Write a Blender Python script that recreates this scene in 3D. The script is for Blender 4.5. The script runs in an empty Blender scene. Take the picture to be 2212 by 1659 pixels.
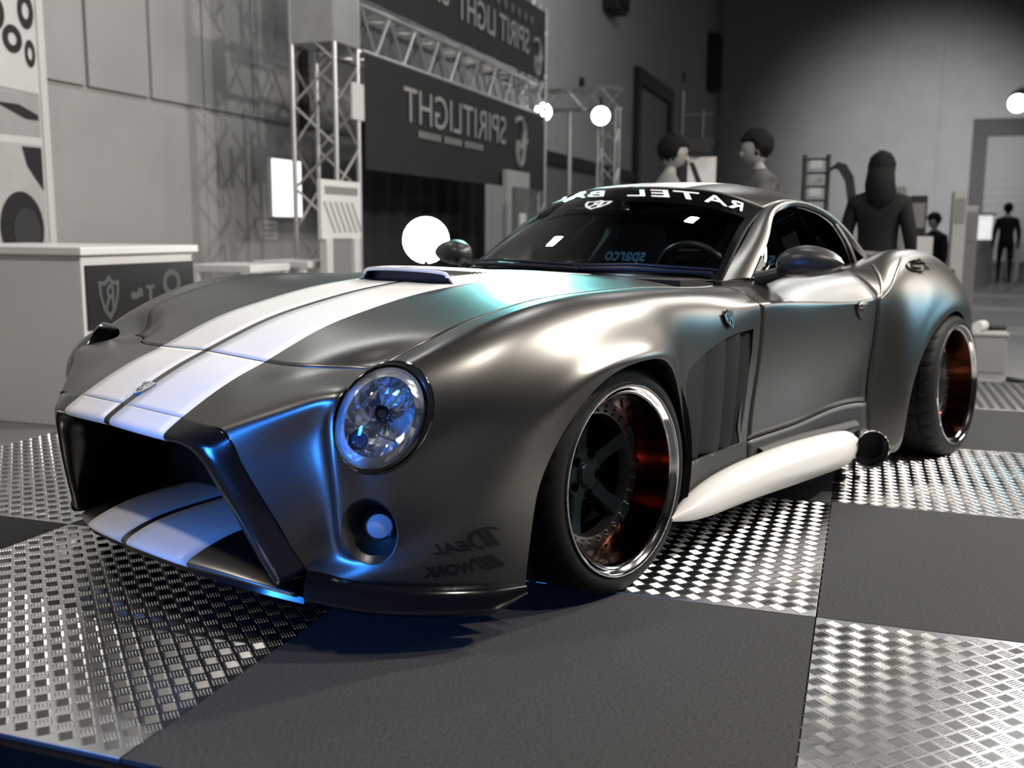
import bpy, bmesh, math, random
import numpy as np
from mathutils import Vector, Matrix

# ------------------------------------------------------------------ camera
SC = bpy.context.scene
COL = SC.collection
F_PX, PITCH, ROLL, YAW = 2185.997, .1523, .0059, -.7166
CAM = Vector((2.4584, -2.2748, 1.0174))
_fw = Vector((math.sin(YAW)*math.cos(PITCH), math.cos(YAW)*math.cos(PITCH), -math.sin(PITCH)))
_r = Vector((math.cos(YAW), -math.sin(YAW), 0)); _u = _r.cross(_fw)
_r2 = _r*math.cos(ROLL) + _u*math.sin(ROLL); _u2 = _u*math.cos(ROLL) - _r*math.sin(ROLL)
cd = bpy.data.cameras.new('camera'); camo = bpy.data.objects.new('camera', cd); COL.objects.link(camo)
camo.matrix_world = Matrix(((_r2.x, _u2.x, -_fw.x, CAM.x), (_r2.y, _u2.y, -_fw.y, CAM.y), (_r2.z, _u2.z, -_fw.z, CAM.z), (0, 0, 0, 1)))
cd.sensor_width = 36; cd.lens = F_PX/2212*36; cd.clip_end = 200; cd.clip_start = .05
cd.dof.use_dof = True; cd.dof.focus_distance = 2.9; cd.dof.aperture_fstop = (cd.lens/1000)/.0145
SC.camera = camo

# ------------------------------------------------------------------ world, lamps of the hall, exposure
TH = -.3831
AV = Vector((math.sin(TH), math.cos(TH), 0)); BV = Vector((AV.y, -AV.x, 0))
def hall(a, b, z=0.0):
    return AV*a + BV*b + Vector((0, 0, z))
wd = bpy.data.worlds.new('World'); SC.world = wd; wd.use_nodes = True
wd.node_tree.nodes['Background'].inputs[0].default_value = (.5, .5, .5, 1)
wd.node_tree.nodes['Background'].inputs[1].default_value = .02
SC.view_settings.view_transform = 'Standard'; SC.view_settings.look = 'None'
SC.view_settings.exposure = 0.0; SC.view_settings.gamma = 1.0
SC.view_settings.use_curve_mapping = False
def area(name, loc, target, size, power, col=(1, 1, 1), size_y=None, spread=math.pi):
    l = bpy.data.lights.new(name, 'AREA'); l.energy = power; l.color = col; l.size = size
    if size_y: l.shape = 'RECTANGLE'; l.size_y = size_y
    l.spread = spread
    o = bpy.data.objects.new(name, l); COL.objects.link(o)
    o.location = loc; o.rotation_euler = (Vector(target)-Vector(loc)).to_track_quat('-Z', 'Y').to_euler()
    return o
def spot(name, loc, target, power, col=(1, 1, 1), angle=60, blend=.6, rad=.15):
    l = bpy.data.lights.new(name, 'SPOT'); l.energy = power; l.color = col; l.spot_size = math.radians(angle); l.spot_blend = blend
    l.shadow_soft_size = rad
    o = bpy.data.objects.new(name, l); COL.objects.link(o)
    o.location = loc; o.rotation_euler = (Vector(target)-Vector(loc)).to_track_quat('-Z', 'Y').to_euler()
    return o
WARM = (1, .93, .84)
# ceiling lamps of the stand and an added fill
area('ceiling_lamp_side', (4.1, 2.9, 4.4), (.8, 1.0, .5), .22, 300, WARM)
area('ceiling_lamp_front', (3.75, -.25, 5.0), (.7, -.1, .4), .18, 130, WARM)
area('ceiling_lamp_rear', (2.6, 5.4, 4.6), (.7, 2.2, .8), .25, 300, WARM)
area('ceiling_lamp_nose', (-.9, -3.0, 5.5), (-.2, -.4, .5), .3, 90, WARM)
area('rear_fender_fill', (4.6, 8.8, 3.0), (.95, 2.2, .7), 1.5, 105, WARM)  # added unseen warm fill that brightens the rear fender
# coloured stage lamps
area('blue_stage_lamp', (.62, -3.55, .58), (.62, -.8, .42), .40, 6.5, (.03, .24, 1), .8, spread=math.radians(38))
spot('teal_stage_lamp_rear', (-3.4, 4.6, 2.6), (.05, .35, .84), 900, (.30, .95, .95), 26, .9, .22)
area('teal_stage_lamp_side', (3.6, 6.4, 1.5), (.9, 1.1, .6),   .5, 3.6, (.18, .60, .85), spread=math.radians(70))
# house lamps of the hall
area('hall_lamp_left', tuple(hall(3.2, .7, 7.0)), tuple(hall(5.2, -4.6, 1.3)), .6, 115)
area('hall_lamp_counter', tuple(hall(3.6, -3.9, 6.2)), tuple(hall(1.5, -2.5, 0)), .4, 45)
area('hall_lamp_mid', tuple(hall(14, 0, 8.0)), tuple(hall(15, -3, 0)), 1.5, 180)
spot('hall_lamp_far', tuple(hall(31, 4.6, 3.4)), tuple(hall(40, 3.4, 3.3)), 2600, (1, 1, 1), 76, .8, .5)
area('hall_lamp_floor', tuple(hall(12, 4.2, 6.6)), tuple(hall(9, 3.5, 0)), .9, 130)
area('hall_lamp_floor_far', tuple(hall(18, 8.0, 9)), tuple(hall(18, 5, 0)), 1.6, 240)

# ------------------------------------------------------------------ materials
MATS = {}
def nodes_of(m):
    m.use_nodes = True
    return m.node_tree.nodes, m.node_tree.links, m.node_tree.nodes['Principled BSDF']
def mat(name, col, rough=.5, metal=0.0, bump=0.0, bscale=200, var=0.0, vscale=5, emit=None, estr=0, spec=.5, coat=0.0, aniso=0):
    if name in MATS: return MATS[name]
    m = bpy.data.materials.new(name); N, L, B = nodes_of(m)
    B.inputs['Base Color'].default_value = (*col, 1); B.inputs['Roughness'].default_value = rough
    B.inputs['Metallic'].default_value = metal; B.inputs['Specular IOR Level'].default_value = spec
    B.inputs['Coat Weight'].default_value = coat
    tc = N.new('ShaderNodeTexCoord')
    if var:
        n = N.new('ShaderNodeTexNoise'); n.inputs['Scale'].default_value = vscale; n.inputs['Detail'].default_value = 6
        L.new(tc.outputs['Object'], n.inputs['Vector'])
        r = N.new('ShaderNodeMapRange'); r.inputs['To Min'].default_value = 1-var; r.inputs['To Max'].default_value = 1+var
        L.new(n.outputs['Fac'], r.inputs['Value'])
        mx = N.new('ShaderNodeVectorMath'); mx.operation = 'SCALE'; mx.inputs[0].default_value = col
        L.new(r.outputs['Result'], mx.inputs['Scale']); L.new(mx.outputs[0], B.inputs['Base Color'])
    if bump:
        n = N.new('ShaderNodeTexNoise'); n.inputs['Scale'].default_value = bscale; n.inputs['Detail'].default_value = 3
        L.new(tc.outputs['Object'], n.inputs['Vector'])
        b = N.new('ShaderNodeBump'); b.inputs['Strength'].default_value = bump; b.inputs['Distance'].default_value = .002
        L.new(n.outputs['Fac'], b.inputs['Height']); L.new(b.outputs[0], B.inputs['Normal'])
    if emit:
        B.inputs['Emission Color'].default_value = (*emit, 1); B.inputs['Emission Strength'].default_value = estr
    MATS[name] = m
    return m
def glass_mat(name, tint, refl=1.0):
    m = bpy.data.materials.new(name); m.use_nodes = True; N = m.node_tree.nodes; L = m.node_tree.links
    N.remove(N['Principled BSDF']); out = N['Material Output']
    t = N.new('ShaderNodeBsdfTransparent'); t.inputs[0].default_value = (*tint, 1)
    g = N.new('ShaderNodeBsdfGlossy'); g.inputs['Roughness'].default_value = .012; g.inputs[0].default_value = (refl, refl, refl, 1)
    fr = N.new('ShaderNodeFresnel'); fr.inputs[0].default_value = 1.5
    mx = N.new('ShaderNodeMixShader'); L.new(fr.outputs[0], mx.inputs[0]); L.new(t.outputs[0], mx.inputs[1]); L.new(g.outputs[0], mx.inputs[2])
    L.new(mx.outputs[0], out.inputs[0]); MATS[name] = m
    return m
PAINT = mat('satin_silver_paint', (.150, .145, .137), .34, 1.0, var=.03, vscale=30)
STRIPE = mat('white_stripe_film', (.80, .79, .78), .38, var=.02, vscale=20)
GLOSSBLK = mat('gloss_black', (.004, .004, .005), .14, var=.2, vscale=9)
MATBLK = mat('matt_black', (.006, .006, .007), .6, var=.2, vscale=14)
SATBLK = mat('satin_black', (.022, .022, .023), .38, var=.1, vscale=20)
VENTGREY = mat('vent_charcoal', (.028, .028, .028), .45, .4, var=.1, vscale=20)
SKIRT = mat('skirt_charcoal_and_shade', (.045, .045, .044), .45, .5, var=.08, vscale=20)
CHROME = mat('chrome', (.86, .87, .88), .05, 1.0, var=.02, vscale=15)
POLISH = mat('polished_lip', (.92, .92, .93), .09, 1.0, var=.02, vscale=15)
RUBBER = mat('tyre_rubber', (.004, .004, .004), .65, bump=.15, bscale=300, var=.15, vscale=30, spec=.25)
DARKRIM = mat('dark_teal_rim', (.012, .022, .028), .28, .7, var=.1, vscale=12)
BARREL = mat('barrel_orange_reflection', (.050, .013, .006), .14, 1.0, var=.25, vscale=9)  # dark barrel with an orange reflection painted into its base colour
STEEL = mat('brushed_steel', (.34, .34, .34), .3, 1.0, var=.1, vscale=40)
RED = mat('red_caliper', (.35, .03, .02), .35, var=.1, vscale=20)
CLEAR = glass_mat('clear_lens', (.93, .96, 1.0))
WSGLASS = glass_mat('windscreen_glass', (.74, .80, .79))
SIDEGLASS = glass_mat('side_glass', (.40, .40, .40))
WHITETXT = mat('white_vinyl', (.85, .85, .85), .5, var=.03)
BLUETXT = mat('blue_embroidery', (.35, .68, 1.0), .7, var=.05)
SEATBLK = mat('seat_black', (.012, .012, .014), .75, bump=.3, bscale=500, var=.1)
NAVY = mat('navy_cowl', (.010, .014, .035), .35, var=.1, vscale=30)

# ------------------------------------------------------------------ mesh helpers
def link(name, me, m=None, parent=None, smooth=None):
    o = bpy.data.objects.new(name, me); COL.objects.link(o)
    if m is not None and not me.materials: me.materials.append(m)
    if parent is not None: o.parent = parent
    if smooth is not None:
        for p in me.polygons: p.use_smooth = True
        if smooth < 179: me.set_sharp_from_angle(angle=math.radians(smooth))
    return o
def mesh_from(name, V, F):
    me = bpy.data.meshes.new(name); me.from_pydata([tuple(map(float, v)) for v in V], [], [tuple(int(i) for i in f) for f in F]); me.update()
    return me
class MB:
    """collects shapes into one mesh"""
    def __init__(s): s.V = []; s.F = []
    def add(s, V, F):
        n = len(s.V); s.V += [Vector(v) for v in V]; s.F += [tuple(i+n for i in f) for f in F]; return s
    def box(s, x0, x1, y0, y1, z0, z1, M=None):
        V = [Vector((x, y, z)) for x in (x0, x1) for y in (y0, y1) for z in (z0, z1)]
        if M: V = [M @ v for v in V]
        return s.add(V, [(0, 1, 3, 2), (4, 6, 7, 5), (0, 4, 5, 1), (2, 3, 7, 6), (0, 2, 6, 4), (1, 5, 7, 3)])
    def bar(s, a, b, w, h=None, up=(0, 0, 1)):
        a = Vector(a); b = Vector(b); d = (b-a); L = d.length; d.normalize(); h = h or w
        x = d.cross(Vector(up))
        if x.length < 1e-4: x = d.cross(Vector((1, 0, 0)))
        x.normalize(); z = x.cross(d)
        V = [p+x*sx*w/2+z*sz*h/2 for p in (a, b) for sx, sz in ((-1, -1), (1, -1), (1, 1), (-1, 1))]
        return s.add(V, [(0, 1, 2, 3), (7, 6, 5, 4), (0, 4, 5, 1), (1, 5, 6, 2), (2, 6, 7, 3), (3, 7, 4, 0)])
    def tube(s, pts, r, n=8, caps=True, closed=False):
        pts = [Vector(p) for p in pts]; N = len(pts); rs = r if hasattr(r, '__len__') else [r]*N
        V = []; prev = None
        for i, p in enumerate(pts):
            if closed: t = pts[(i+1) % N]-pts[i-1]
            else: t = pts[min(i+1, N-1)]-pts[max(i-1, 0)]
            t.normalize()
            if prev is None:
                x = t.cross(Vector((0, 0, 1)))
                if x.length < 1e-3: x = t.cross(Vector((1, 0, 0)))
            else: x = prev-t*prev.dot(t)
            x.normalize(); prev = x; y = t.cross(x)
            for k in range(n):
                a = 2*math.pi*k/n; V.append(p+(x*math.cos(a)+y*math.sin(a))*rs[i])
        F = []
        for i in range(N if closed else N-1):
            j = (i+1) % N
            for k in range(n): F.append((i*n+k, i*n+(k+1) % n, j*n+(k+1) % n, j*n+k))
        if caps and not closed: F.append(tuple(range(n-1, -1, -1))); F.append(tuple((N-1)*n+k for k in range(n)))
        return s.add(V, F)
    def lathe(s, prof, n=48, M=None, axis='x', closed=False):
        """prof: list of (depth, radius) revolved about local x"""
        V = []; F = []
        for d, r in prof:
            for k in range(n):
                a = 2*math.pi*k/n; V.append(Vector((d, r*math.cos(a), r*math.sin(a))))
        m = len(prof)
        for i in range(m if closed else m-1):
            j = (i+1) % m
            for k in range(n): F.append((i*n+k, i*n+(k+1) % n, j*n+(k+1) % n, j*n+k))
        if M: V = [M @ v for v in V]
        return s.add(V, F)
    def prism(s, poly, d0, d1, M=None):
        """poly of (y,z) extruded along x from d0 to d1"""
        n = len(poly); V = [Vector((d, y, z)) for d in (d0, d1) for y, z in poly]
        F = [tuple(range(n-1, -1, -1)), tuple(range(n, 2*n))]+[(i, (i+1) % n, n+(i+1) % n, n+i) for i in range(n)]
        if M: V = [M @ v for v in V]
        return s.add(V, F)
    def ball(s, c, rx, ry, rz, n=16, m=10, M=None):
        V = []; F = []
        for i in range(m+1):
            t = math.pi*i/m
            for k in range(n):
                a = 2*math.pi*k/n; v = Vector((rx*math.sin(t)*math.cos(a), ry*math.sin(t)*math.sin(a), rz*math.cos(t)))
                if M: v = M @ v
                V.append(v+Vector(c))
        for i in range(m):
            for k in range(n): F.append((i*n+k, (i+1)*n+k, (i+1)*n+(k+1) % n, i*n+(k+1) % n))
        return s.add(V, F)
    def mirror_x(s):
        n = len(s.V); s.V += [Vector((-v.x, v.y, v.z)) for v in s.V]; s.F += [tuple(i+n for i in reversed(f)) for f in s.F]; return s
    def build(s, name, m=None, parent=None, smooth=None, bevel=0, weld=0):
        me = mesh_from(name, s.V, s.F)
        bm = bmesh.new(); bm.from_mesh(me)
        if weld: bmesh.ops.remove_doubles(bm, verts=bm.verts, dist=weld)
        if bevel:
            bmesh.ops.bevel(bm, geom=[e for e in bm.edges if len(e.link_faces) == 2 and e.calc_face_angle(0) > .6], offset=bevel, segments=2, affect='EDGES', profile=.6)
        bmesh.ops.recalc_face_normals(bm, faces=bm.faces)
        bm.to_mesh(me); bm.free()
        return link(name, me, m, parent, smooth)
def empty(name, loc=(0, 0, 0), rz=0):
    o = bpy.data.objects.new(name, None); COL.objects.link(o); o.location = loc; o.rotation_euler = (0, 0, rz); o.empty_display_size = .1
    return o
def tag(o, label, cat, group=None, kind=None):
    if label: o['label'] = label
    if cat: o['category'] = cat
    if group: o['group'] = group
    if kind: o['kind'] = kind
    return o
def text_mesh(body, size=1.0, bold=0.0, shear=0.0, extrude=0.0, spacing=1.0):
    """flat text as (verts 2d, faces); x along reading direction"""
    c = bpy.data.curves.new('t', 'FONT'); c.body = body; c.size = size; c.offset = bold; c.shear = shear; c.extrude = extrude
    c.space_character = spacing; c.resolution_u = 4
    o = bpy.data.objects.new('t', c); COL.objects.link(o)
    dg = bpy.context.evaluated_depsgraph_get(); me = bpy.data.meshes.new_from_object(o.evaluated_get(dg))
    V = [v.co.copy() for v in me.vertices]; F = [tuple(p.vertices) for p in me.polygons]
    bpy.data.objects.remove(o); bpy.data.curves.remove(c); bpy.data.meshes.remove(me)
    return V, F
def norm_text(V):
    x0 = min(v.x for v in V); x1 = max(v.x for v in V); y0 = min(v.y for v in V); y1 = max(v.y for v in V)
    return [Vector(((v.x-x0)/(x1-x0), (v.y-y0)/(y1-y0), v.z)) for v in V]
def boolean_cut(obj, cutter_mb):
    """cut obj's mesh by a closed cutter volume and keep the result as plain mesh"""
    c = cutter_mb.build('cutter_tmp')
    md = obj.modifiers.new('cut', 'BOOLEAN'); md.object = c; md.operation = 'DIFFERENCE'; md.solver = 'EXACT'
    dg = bpy.context.evaluated_depsgraph_get(); me = bpy.data.meshes.new_from_object(obj.evaluated_get(dg))
    old = obj.data; obj.modifiers.clear(); obj.data = me; me.name = old.name
    bpy.data.objects.remove(c)
    for p in me.polygons: p.use_smooth = True
    return me

# ------------------------------------------------------------------ spline surfaces
def spline_basis(knots, t):
    """matrix that maps knot values to natural cubic spline values at t"""
    k = np.asarray(knots, float); n = len(k); h = np.diff(k)
    A = np.zeros((n, n)); R = np.zeros((n, n)); A[0, 0] = A[-1, -1] = 1
    for i in range(1, n-1):
        A[i, i-1] = h[i-1]; A[i, i] = 2*(h[i-1]+h[i]); A[i, i+1] = h[i]
        R[i, i-1] = 6/h[i-1]; R[i, i] = -6/h[i-1]-6/h[i]; R[i, i+1] = 6/h[i]
    M2 = np.linalg.solve(A, R); t = np.atleast_1d(np.asarray(t, float))
    i = np.clip(np.searchsorted(k, t, side='right')-1, 0, n-2)
    hh = h[i]; a = (k[i+1]-t)/hh; b = (t-k[i])/hh; I = np.eye(n)
    return a[:, None]*I[i]+b[:, None]*I[i+1]+((a**3-a)*hh**2/6)[:, None]*M2[i]+((b**3-b)*hh**2/6)[:, None]*M2[i+1]
class Net:
    def __init__(s, P, alpha=.6):
        s.P = np.array(P, float)
        du = np.linalg.norm(np.diff(s.P, axis=0), axis=2).mean(1)**alpha; dv = np.linalg.norm(np.diff(s.P, axis=1), axis=2).mean(0)**alpha
        s.ku = np.concatenate([[0], np.cumsum(du)]); s.kv = np.concatenate([[0], np.cumsum(dv)])
    def U(s, i): return np.interp(i, np.arange(len(s.ku)), s.ku)
    def V(s, j): return np.interp(j, np.arange(len(s.kv)), s.kv)
    def grid(s, iu, jv):
        """iu, jv: station / row indices, fractions allowed"""
        return np.einsum('ia,abk,jb->ijk', spline_basis(s.ku, s.U(iu)), s.P, spline_basis(s.kv, s.V(jv)))
    def pts(s, iu, jv):
        return np.einsum('ia,abk,ib->ik', spline_basis(s.ku, s.U(iu)), s.P, spline_basis(s.kv, s.V(jv)))
    def normal(s, iu, jv):
        e = 1e-3; a = s.pts(iu+e, jv)-s.pts(iu-e, jv); b = s.pts(iu, jv+e)-s.pts(iu, jv-e); n = np.cross(a, b)
        return n/np.linalg.norm(n, axis=1)[:, None]
def grid_faces(nu, nv, off=0):
    return [(off+i*nv+j, off+i*nv+j+1, off+(i+1)*nv+j+1, off+(i+1)*nv+j) for i in range(nu-1) for j in range(nv-1)]
def span(a, b, per): return np.linspace(a, b, max(2, int(round((b-a)*per))+1))
def solidify(me, t, m=None):
    """give a sheet real thickness, inward"""
    o = bpy.data.objects.new('s', me); COL.objects.link(o)
    md = o.modifiers.new('s', 'SOLIDIFY'); md.thickness = t; md.offset = -1; md.use_quality_normals = True
    dg = bpy.context.evaluated_depsgraph_get(); r = bpy.data.meshes.new_from_object(o.evaluated_get(dg)); r.name = me.name
    bpy.data.objects.remove(o)
    return r
def sheet(name, grids, m, parent, both=False, thick=.006, sharp=40, flip=False, weld=1e-4):
    """join point grids (and their mirror images) into one thick panel"""
    V = []; F = []
    for g in grids:
        for sx in ((1, -1) if both else (1,)):
            f = grid_faces(g.shape[0], g.shape[1], len(V))
            if (sx < 0) != flip: f = [tuple(reversed(q)) for q in f]
            V += [(sx*p[0], p[1], p[2]) for p in g.reshape(-1, 3)]; F += f
    me = mesh_from(name, V, F)
    bm = bmesh.new(); bm.from_mesh(me); bmesh.ops.remove_doubles(bm, verts=bm.verts, dist=weld); bm.to_mesh(me); bm.free()
    if thick: me = solidify(me, thick)
    return link(name, me, m, parent, sharp)
def mirrored(o, name=None):
    """the left-hand twin of a right-hand part"""
    me = o.data.copy()
    for v in me.vertices: v.co.x *= -1
    me.flip_normals()
    c = bpy.data.objects.new(name or o.name.split('.')[0], me); COL.objects.link(c); c.parent = o.parent
    for k in o.keys():
        if k in ('label', 'kind'): c[k] = o[k]
    for ch in list(o.children): mirrored_child(ch, c)
    return c
def mirrored_child(ch, par):
    me = ch.data.copy()
    for v in me.vertices: v.co.x *= -1
    me.flip_normals(); c = bpy.data.objects.new(ch.name.split('.')[0], me); COL.objects.link(c); c.parent = par
    if 'label' in ch: c['label'] = ch['label']
# ------------------------------------------------------------------ the hall
FL = -.10
CONC = mat('concrete_wall', (.36, .36, .36), .85, bump=.2, bscale=40, var=.14, vscale=1.3)
HFLOOR = mat('hall_floor', (.155, .155, .155), .55, var=.12, vscale=.8)
def hbox(mb, a0, a1, b0, b1, z0, z1):
    V = [hall(a, b, z) for a in (a0, a1) for b in (b0, b1) for z in (z0, z1)]
    return mb.add(V, [(0, 1, 3, 2), (4, 6, 7, 5), (0, 4, 5, 1), (2, 3, 7, 6), (0, 2, 6, 4), (1, 5, 7, 3)])
def struct(o): o['kind'] = 'structure'; return o
struct(hbox(MB(), -14, 40.2, -4.9, 26, FL-.2, FL).build('floor', HFLOOR))
wl = struct(hbox(MB(), -14, 40.2, -4.9, -4.64, FL, 13).build('wall_left', CONC))
struct(hbox(MB(), 40.0, 40.3, -4.64, 26, FL, 13).build('wall_back', CONC))
CEIL = mat('dark_ceiling', (.03, .03, .03), .9, var=.1)
struct(hbox(MB(), -14, 40.2, -4.9, 26, 13, 13.2).build('ceiling', CEIL))
struct(hbox(MB(), -14, 40.2, 26, 26.3, FL, 13).build('wall_right', CONC))
struct(hbox(MB(), -14.3, -14, -4.9, 26.3, FL, 13).build('wall_front', CONC))
# concrete slabs of the left wall: a lower course and upright upper slabs with open joints
ja = [-14, -8, -4, -1, 1.2, 2.3, 3.06, 3.843, 4.623, 5.391, 6.225, 7.2, 8.6, 10, 12, 14.5, 17, 20, 24, 28, 32, 36, 40]
for k in range(len(ja)-1):
    hbox(MB(), ja[k]+.02, ja[k+1]-.02, -4.64, -4.60, 2.14, 12.9).build('wall_slab', CONC, wl, bevel=.006)
for k in range(0, len(ja)-1, 3):
    hbox(MB(), ja[k]+.006, ja[min(k+3, len(ja)-1)]-.006, -4.64, -4.605, FL, 2.09).build('wall_slab', CONC, wl, bevel=.006)
# ------------------------------------------------------------------ display platform with chequered carpet and tread plate
TA, TB, A0, B0 = 1.219, 1.238, -.334, 1.357
CARPET = mat('charcoal_carpet', (.030, .030, .030), .95, bump=1.0, bscale=260, var=.95, vscale=120)
PLATE = mat('aluminium_plate', (.62, .62, .62), .27, 1.0, var=.08, vscale=4)
LUG = mat('aluminium_lug', (.85, .85, .85), .20, 1.0, var=.05, vscale=4)
plat = empty('display_platform', (0, 0, FL))
tag(plat, 'low chequered platform of carpet tiles and tread plates under the car', 'platform')
def child(o):
    o.parent = plat; o.matrix_parent_inverse = Matrix.Translation((0, 0, -FL)); return o
child(hbox(MB(), A0-TA-.02, A0+4*TA+.02, B0-3*TB-.02, B0+TB+.02, FL, -.012).build('platform_base', mat('platform_side', (.006, .006, .006), .9, var=.1, spec=.05)))
def lug_mesh():
    """herringbone of five-bar lugs at 45 degrees to the plate edges, centred on the plate"""
    cell = .0405; L = cell*.88; V = []; F = []; n_ = 24; r2 = math.sqrt(.5)
    for i in range(-n_, n_+1):
        for j in range(-n_, n_+1):
            cx, cy = i*cell, j*cell; X, Y = (cx-cy)*r2, (cx+cy)*r2
            if abs(X) > TA/2-.016 or abs(Y) > TB/2-.016: continue
            hz = (i+j) % 2
            for k in range(5):
                off = (-2+k)*cell*.18; w = cell*.052; n = len(V)
                P = [(-L/2, 0, 0), (-L*.3, -w, 0), (L*.3, -w, 0), (L/2, 0, 0), (L*.3, w, 0), (-L*.3, w, 0), (-L*.36, 0, .0020), (L*.36, 0, .0020)]
                for x, y, z in P:
                    y += off
                    if not hz: x, y = -y, x
                    x += cx; y += cy
                    V.append(((x-y)*r2, (x+y)*r2, z))
                F += [tuple(n+q for q in f) for f in ((0, 1, 6), (1, 2, 7, 6), (2, 3, 7), (3, 4, 7), (4, 5, 6, 7), (5, 0, 6))]
    me = mesh_from('tread_lugs', V, F); me.materials.append(LUG)
    return me
LUGS = lug_mesh()
cm = MB(); cm.box(-TA/2+.002, TA/2-.002, -TB/2+.002, TB/2-.002, -.012, 0)
tile_c = cm.build('carpet_tile', CARPET, None, bevel=.002)
pm = MB(); pm.box(-TA/2+.0015, TA/2-.0015, -TB/2+.0015, TB/2-.0015, -.012, 0)
tile_p = pm.build('tread_plate', PLATE, None, bevel=.0012)
# local x of a tile runs along the hall's A axis
first = {'c': tile_c, 'p': tile_p}
for i in range(-1, 4):
    for j in range(-3, 1):
        t = 'p' if (i+j) % 2 else 'c'
        src = tile_p if t == 'p' else tile_c
        o = first.pop(t) if t in first else src.copy()
        if o.name not in COL.objects: COL.objects.link(o)
        c = hall(A0+(i+.5)*TA, B0+(j+.5)*TB, 0)
        M = Matrix(((AV.x, -BV.x, 0, c.x), (AV.y, -BV.y, 0, c.y), (0, 0, 1, 0), (0, 0, 0, 1)))
        o.parent = plat; o.matrix_parent_inverse = Matrix.Identity(4)
        o.matrix_basis = Matrix.Translation((0, 0, -FL)) @ M
        o['label'] = 'diamond tread metal plate' if t == 'p' else 'charcoal carpet tile'
        if t == 'p':
            l = bpy.data.objects.new('tread_lugs', LUGS); COL.objects.link(l); l.parent = o; l['kind'] = 'stuff'
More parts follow.
